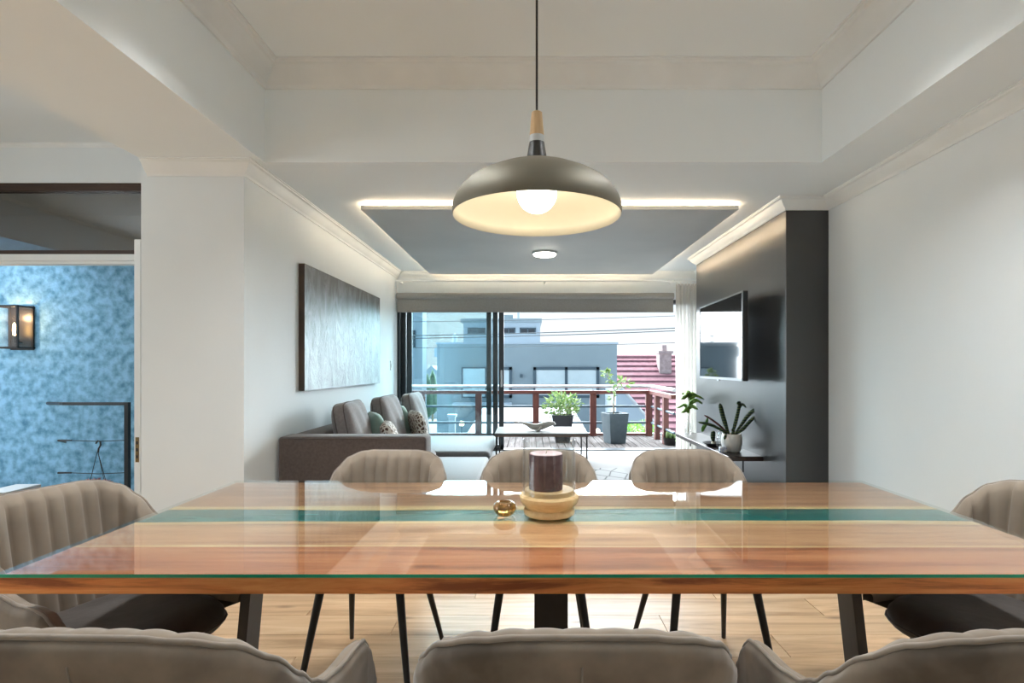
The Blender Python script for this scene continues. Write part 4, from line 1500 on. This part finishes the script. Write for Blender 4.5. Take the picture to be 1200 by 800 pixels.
MB().tube([(-2.6, 0, 0.785), (XE - 0.05, 0, 0.785), (XE + 0.02, -0.03, 0.785), (XE + 0.035, -0.1, 0.785), (XE + 0.035, -1.42, 0.785)], 0.025, 10).build('handrail', M_tube, t, 60)
for x in xs_:
    MB().tube([(x, 0, 0.72), (x, 0, 0.785)], 0.008, 6).build('handrail_pin', M_tube, t)
for z in (0.467, 0.21):
    MB().tube([(-2.6, 0, z), (XE, 0, z)], 0.018, 8).build('rail_bar', M_hframe, t, 60)
    MB().tube([(XE + 0.035, 0, z), (XE + 0.035, -1.42, z)], 0.018, 8).build('rail_bar', M_hframe, t, 60)
MB().box(-2.6, XE, -0.03, 0.03, 0.01, 0.045).build('bottom_rail', M_redwood, t)


def planter(name, label, loc, h, b0, b1, rot, mat):
    t = thing(name, label, 'planter', loc, rot)
    b = MB()
    # walls with a hollow rim
    n = []
    for hh, z in ((b0, 0.0), (b1, h), (b1 - 0.02, h), (b1 - 0.03, h - 0.05)):
        n.append([b.bm.verts.new((sx * hh, sy * hh, z)) for sx, sy in ((-1, -1), (1, -1), (1, 1), (-1, 1))])
    for a, c in zip(n, n[1:]):
        for k in range(4):
            b.face([a[k], a[(k + 1) % 4], c[(k + 1) % 4], c[k]])
    b.face(list(reversed(n[0])))
    b.build('pot', mat, t)
    MB().box(-b1 + 0.03, b1 - 0.03, -b1 + 0.03, b1 - 0.03, h - 0.08, h - 0.045).build('soil', M_soil, t)
    return t


t = planter('tall_planter', 'tall tapered slate planter with a thin leaning tree on deck', (1.235, 8.0, FL), 0.43, 0.115, 0.15, 0.30, M_planter)
MB().tube([(-0.01, 0, 0.38), (-0.02, 0, 0.55), (0.0, 0, 0.75), (-0.03, 0, 0.88)], [0.012, 0.011, 0.009, 0.006], 8).build('trunk', M_stem, t, 180)
for p in ([(0, 0, 0.72), (0.08, 0, 0.85), (0.14, 0, 0.92)], [(-0.03, 0, 0.85), (-0.10, 0.02, 0.95), (-0.15, 0.02, 1.05)]):
    MB().tube(p, [0.006, 0.005, 0.003], 6).build('branch', M_stem, t, 180)
rng = random.Random(9)
lv = leaf_cloud(34, 0.10, 0, 0.86, 0.13, 0.1, 0.055, 0.085, rng)
lv2 = leaf_cloud(26, -0.13, 0, 0.97, 0.05, 0.05, 0.10, 0.075, rng)
o = lv.build('foliage', M_bush, t)
o['kind'] = 'stuff'
o = lv2.build('foliage', M_bush, t)
o['kind'] = 'stuff'
o = leaf_cloud(22, -0.02, 0, 0.68, 0.04, 0.04, 0.12, 0.075, rng).build('foliage', M_bush, t)
o['kind'] = 'stuff'

t = planter('square_planter', 'dark square planter with a pale green bush behind the coffee table', (0.485, 8.1, FL), 0.40, 0.10, 0.155, 0.0, pm('charcoal_planter', (0.045, 0.05, 0.06), None, 12, 0.55))
o = leaf_cloud(420, 0.0, 0, 0.52, 0.26, 0.22, 0.19, 0.075, random.Random(11)).build('foliage', M_bush, t)
o['kind'] = 'stuff'
b = MB()
rng = random.Random(2)
for k in range(10):
    a = rng.uniform(0, 6.28)
    b.tube([(0.03 * math.cos(a), 0.03 * math.sin(a), 0.34), (0.14 * math.cos(a), 0.12 * math.sin(a), 0.55)], 0.004, 5)
o = b.build('stems', M_stem, t)
o['kind'] = 'stuff'

t = thing('succulent_pot', 'small black pot of pale succulents on the deck by the curtain', 'plant', (1.985, 7.78, FL))
MB().lathe([(0, 0), (0.085, 0), (0.105, 0.10), (0.11, 0.105), (0.095, 0.095), (0, 0.09)], 24).build('pot', M_black, t, 40)
for k in range(7):
    a = k * 0.9
    x, y = 0.05 * math.cos(a), 0.05 * math.sin(a)
    hh = 0.08 + 0.05 * ((k * 37) % 5) / 4
    MB().lathe([(0, 0.085), (0.018, 0.095), (0.020, 0.085 + hh * .6), (0.012, 0.085 + hh), (0, 0.09 + hh)], 10, (x, y, 0), lambda a_, z: 0.1 * math.cos(6 * a_)).build('stem', M_bush, t, 180)
t = thing('green_pot_plant', 'low pot of broad bright green leaves beside the shelf end', 'plant', (2.13, 7.58, FL))
MB().lathe([(0, 0), (0.06, 0), (0.08, 0.06), (0.07, 0.055), (0, 0.05)], 20).build('pot', M_planter, t, 40)
rng = random.Random(21)
for k in range(11):
    a = rng.uniform(0, 2 * PI)
    c_, s_ = math.cos(a), math.sin(a)
    z = rng.uniform(0.09, 0.15)
    strap([(0, 0, 0.05), (c_ * 0.04, s_ * 0.04, z), (c_ * 0.09, s_ * 0.09, z + 0.01), (c_ * 0.13, s_ * 0.13, z - 0.03)], 0.035, M_leafy, t, 'leaf', Vector((c_ * .3, s_ * .3 - 0.5, 1)))

# ------------------------------------------------------------------ neighbourhood
struct(MB().box(-60, 60, YF + 0.4, 140, -3.4, -3.0).build('ground', M_ground))
S('wall_outer', M_house3, (-2.6, 2.6, YF + 0.2, 8.9, -3.0, FL - 0.35))
S('wall_outer', M_house3, (-9.0, XR + 0.15, 4.6, YF + 0.2, -3.0, -0.33))


def windowed(parent, x0, x1, z0, z1, y, panes, glass, fw=0.10):
    f_ = MB()
    f_.box(x0, x1, y - 0.07, y, z0, z0 + fw).box(x0, x1, y - 0.07, y, z1 - fw, z1).box(x0, x0 + fw, y - 0.07, y, z0, z1).box(x1 - fw, x1, y - 0.07, y, z0, z1)
    w_ = (x1 - x0) / panes
    for k in range(1, panes):
        f_.box(x0 + k * w_ - fw * .45, x0 + k * w_ + fw * .45, y - 0.07, y, z0, z1)
    wf = f_.build('window', M_hframe, parent)
    for k in range(panes):
        MB().box(x0 + k * w_ + fw * .5, x0 + (k + 1) * w_ - fw * .5, y - 0.03, y - 0.01, z0 + fw * .5, z1 - fw * .5).build('pane', glass, wf)


def px(x, y, d):
    """surveyed position of a far point: across and up, at distance d"""
    return (x - 620) * d / 650, 1.24 + (430 - y) * d / 650


t = thing('neighbour_house', 'blue-grey flat-roofed house with a wide white window across the street', 'house', (0, 0, -3.0))
D_ = 25.0
x0, zt_ = px(512, 403, D_)
x1, _ = px(723, 403, D_)
MB().box(x0, x1, D_, D_ + 6, 0, zt_ + 3.0).build('wall', M_house, t)
MB().box(x0 - 0.05, x1 + 0.05, D_ - 0.05, D_ + 6.05, zt_ + 3.0, zt_ + 3.08).build('coping', M_house2, t)
a, zA = px(625, 466, D_)
c, zB = px(702, 430, D_)
windowed(t, a, c, zA + 3, zB + 3, D_, 2, M_hwin, 0.13)
a, zA = px(541, 466, D_)
c, zB = px(570, 430, D_)
windowed(t, a, c, zA + 3, zB + 3, D_, 1, M_hwin, 0.06)
a, zA = px(586, 466, D_)
c, zB = px(600, 430, D_)
windowed(t, a, c, zA + 3, zB + 3, D_, 1, M_hwin, 0.13)
a, zA = px(611, 441, D_)
MB().box(a - 0.06, a + 0.06, D_ - 0.15, D_, zA + 2.95, zA + 3.1).build('wall_light', M_hframe, t)
a, zA = px(533, 403, D_ + 3)
MB().lathe([(0.13, zA + 3), (0.13, zA + 3.35), (0.08, zA + 3.5), (0, zA + 3.55)], 12, (a, D_ + 3, 0)).build('roof_vent', M_house3, t, 60)
a, zA = px(508, 418, D_)
MB().box(a, a + 0.2, D_ + 0.2, D_ + 0.5, zA + 3, zA + 3.4).build('downpipe_box', M_house2, t)
# low ledge in front of the wall
a, zA = px(540, 470, D_)
MB().box(a - 0.3, px(600, 470, D_)[0], D_ - 0.6, D_, zA + 2.8, zA + 2.95).build('ledge', M_house2, t)

t = thing('upper_house', 'pale boxy house with small clerestory windows above the flat roof', 'house', (0, 0, -3.0))
D_ = 36.0
x0, zt_ = px(543, 378, D_)
x1, _ = px(633, 378, D_)
MB().box(x0, x1, D_, D_ + 6, 0, zt_ + 3.0).build('wall', M_house2, t)
MB().box(x0 - 0.15, x1 + 0.1, D_ - 0.3, D_ + 6.3, zt_ + 3.0, zt_ + 3.25).build('roof', M_house, t)
for xa, xb in ((548, 569), (588, 604), (609, 628)):
    a, zA = px(xa, 391, D_)
    c, zB = px(xb, 384, D_)
    windowed(t, a, c, zA + 3, zB + 3, D_, 2, M_hdark, 0.07)
a, zA = px(598, 376, D_)
MB().box(a - 0.5, a + 0.15, D_ + 1, D_ + 2, zt_ + 3.2, zt_ + 3.6).build('chimney', M_house, t)
MB().tube([(a + 0.5, D_ + 1.5, zt_ + 3.2), (a + 0.5, D_ + 1.5, zt_ + 4.1)], 0.12, 8).build('flue', M_house3, t)

t = thing('tall_house', 'tall narrow pale building at the left edge of the glass door', 'house', (0, 0, -3.0))
D_ = 22.0
x1, _ = px(495, 400, D_)
MB().box(x1 - 5, x1, D_, D_ + 0.9, 0, 9).build('wall', M_house2, t)
for z in (5.0, 6.6):
    windowed(t, x1 - 0.38, x1 - 0.26, z, z + 0.7, D_, 1, M_hdark, 0.03)
t = thing('white_house', 'small white gabled house far off between the two blue houses', 'house', (0, 0, -3.0))
D_ = 46.0
a, zA = px(498, 438, D_)
c, _ = px(514, 438, D_)
MB().box(a, c, D_, D_ + 4, 0, zA + 3).build('wall', M_house3, t)
MB().prism([(a - 0.2, zA + 3), (c + 0.2, zA + 3), ((a + c) / 2, zA + 3.7)], 'Y', D_ - 0.1, D_ + 4).build('roof', M_house2, t)
for i, (xp, yp, lab) in enumerate(((501, 437, 'left of two dark cypress trees beside the tall pale building'), (507, 432, 'right of two dark cypress trees, closer to the blue-grey house'))):
    a, zA = px(xp, yp, 39 + 3 * i)
    t = thing('cypress_tree', lab, 'tree', (a, 39 + 3 * i, -3.0), 0, 'distant cypress trees')
    MB().lathe([(0.0, 0.6), (0.34, 1.0), (0.36, (zA + 3) * 0.5), (0.2, (zA + 3) * 0.85), (0, zA + 3)], 12, (0, 0, 0), lambda a_, z: 0.2 * math.sin(5 * a_ + 7 * z)).build('crown', M_tree, t, 180)
    MB().tube([(0, 0, 0), (0, 0, 1.0)], 0.08, 8).build('trunk', M_stem, t)

# red tiled roof on the right
t = thing('tiled_house', 'house with a faded red tiled roof and chimney on the right', 'house', (0, 0, -3.0))
D_ = 27.0
xa, zr = 4.32, px(690, 419, D_ + 6)[1]
xb, _ = px(850, 419, D_ + 6)
ze = px(0, 520, D_)[1]
MB().box(xa, xb, D_ + 0.3, D_ + 12, 0, ze + 3).build('wall', M_house3, t)
n = 15
for k in range(n):
    q0, q1 = k / n, (k + 1) / n
    y0_, y1_ = D_ + 6 * q0, D_ + 6 * q1
    z0_, z1_ = ze + (zr - ze) * q0, ze + (zr - ze) * q1
    MB().prism([(y0_, z0_ + 3), (y0_, z0_ + 3.13), (y1_ + 0.05, z1_ + 3.05), (y1_ + 0.05, z1_ + 2.95)], 'X', xa, xb).build('tile_course', M_rooftile, t)
MB().prism([(D_ + 6, zr + 3.0), (D_ + 12.2, ze + 3.0), (D_ + 12.2, ze + 2.9), (D_ + 5.9, zr + 2.85)], 'X', xa, xb).build('back_slope', M_rooftile, t)
MB().tube([(xa, D_ + 6, zr + 3.03), (xb, D_ + 6, zr + 3.03)], 0.12, 8).build('ridge', M_rooftile, t)
D2 = D_ + 4.6
a, zA = px(773, 432, D2)
c, zB = px(787, 414, D2)
ch = MB().box(a, c, D2, D2 + 0.8, zA + 2.4, zB + 3).build('chimney', M_brickch, t)
MB().box(a - 0.07, c + 0.07, D2 - 0.07, D2 + 0.87, zB + 3, zB + 3.14).build('chimney_cap', M_brickch, ch)
MB().lathe([(0.2, zB + 3.1), (0.16, zB + 3.5), (0, zB + 3.52)], 12, ((a + c) / 2, D2 + 0.4, 0)).build('chimney_pot', M_brickch, ch, 60)

# pale lean-to gable beside the blue house
D_ = 21.0
P_ = [px(722, 456, D_), px(728, 454, D_), px(745, 473, D_), px(752, 482, D_), px(768, 495, D_), (px(768, 495, D_)[0], -3.0), (px(722, 456, D_)[0], -3.0)]
t = thing('lean_to', 'pale lean-to gable between blue-grey house and red roof', 'outbuilding', (0, 0, 0))
MB().prism(P_, 'Y', D_, D_ + 3).build('wall', M_house2, t)
MB().tube([(p[0], D_ - 0.03, p[1]) for p in P_[:5]], 0.06, 6).build('fascia', M_house3, t)

# carport roof, gate post and car-height wall on the street below
t = thing('carport', 'low white carport roof with a post on the street below', 'carport', (0, 0, -3.0))
D_ = 15.0
a, zA = px(520, 506, D_)
c, _ = px(690, 506, D_)
MB().prism([(D_ - 1, zA + 2.7), (D_ - 1, zA + 2.85), (D_ + 5.5, zA + 3.25), (D_ + 5.5, zA + 3.1)], 'X', a + 0.6, c).build('roof', M_house3, t)
for xx in (a + 0.8, c - 0.2):
    MB().box(xx - 0.06, xx + 0.06, D_ - 0.7, D_ - 0.58, 0, zA + 2.75).build('post', M_house3, t)
    MB().box(xx - 0.06, xx + 0.06, D_ + 5.0, D_ + 5.12, 0, zA + 3.15).build('post', M_house3, t)
a, zA = px(530, 488, 14)
o = MB().box(a - 0.08, a + 0.08, 13.9, 14.06, -3.0, zA).box(a - 0.11, a + 0.11, 13.87, 14.09, zA, zA + 0.06).build('gate_post', M_house3)
tag(o, 'white gate post behind the chaise, left of the carport roof', 'post')
# low street wall with garden lamps and shrubs
S('wall_garden', M_hframe, (-6, 9, 13.0, 13.2, -3.0, px(0, 508, 13)[1]))
for i, (xp, yp, dd, lab) in enumerate(((541, 496, 13.4, 'glowing garden lamp seen through the glass left of the door stiles'), (700, 505, 12.6, 'glowing garden lamp just right of the middle railing post'), (748, 505, 12.6, 'glowing garden lamp right of the tall planter'))):
    a, zA = px(xp, yp, dd)
    t = thing('garden_lamp', lab, 'lamp', (a, dd, -3.0), 0, 'garden lamps along the street wall')
    MB().tube([(0, 0, 0), (0, 0, zA + 3 - 0.06)], 0.02, 6).build('pole', M_hframe, t)
    MB().lathe([(0, zA + 2.94), (0.05, zA + 2.95), (0.06, zA + 3), (0.045, zA + 3.05), (0, zA + 3.06)], 12).build('globe', M_garden, t, 180)
for i, (xp, yp, rr_, lab) in enumerate(((741, 504, 0.16, 'bright green shrub between tall planter and garden lamp'), (756, 502, 0.17, 'bright green shrub against the right railing corner'))):
    a, zA = px(xp, yp, 11.5 + 0.7 * i)
    t = thing('shrub', lab, 'shrub', (a, 11.5 + 0.7 * i, -3.0), 0, 'shrubs by the street wall')
    MB().tube([(0, 0, 0), (0, 0, zA + 3)], 0.03, 6).build('trunk', M_stem, t)
    o = leaf_cloud(160, 0, 0, zA + 3, rr_, rr_, rr_, 0.09, random.Random(i + 40)).build('foliage', M_leafy, t)
    o['kind'] = 'stuff'

# overhead cables strung between two street poles
for xx, lab in ((-6.1, 'timber utility pole at the left end of the overhead cables'), (7.05, 'timber utility pole at the right end of the overhead cables')):
    t = thing('utility_pole', lab, 'pole', (xx, 16.15, -3.0), 0, 'utility poles')
    MB().tube([(0, 0, 0), (0, 0, 6.4)], [0.13, 0.09], 12).build('pole', M_stem, t, 60)
    MB().box(-0.04, 0.04, -0.5, 0.5, 5.6, 5.7).build('crossarm', M_stem, t)

for i, (ya, yb, lab) in enumerate(((378, 371, 'topmost thin overhead cable across the pale sky'), (394, 385, 'thick overhead cable crossing the sky, upper of the dark pair'), (397, 388, 'thick overhead cable crossing the sky, lower of the dark pair'), (408, 402, 'lowest thin overhead cable, just above the flat roof'))):
    pts = []
    for k in range(15):
        q = k / 14
        xx = 374 + (904 - 374) * q
        yp = ya + (yb - ya) * (xx - 480) / 310 + 3.0 * (4 * q * (1 - q) - 1) * 1.0
        a, zA = px(xx, yp, 16)
        pts.append((a, 16 + i * 0.1, zA))
    o = MB().tube(pts, 0.016 if i in (1, 2) else 0.009, 6).build('overhead_cable', M_cable, None, 180)
    tag(o, lab, 'cable', 'overhead cables across the sky')
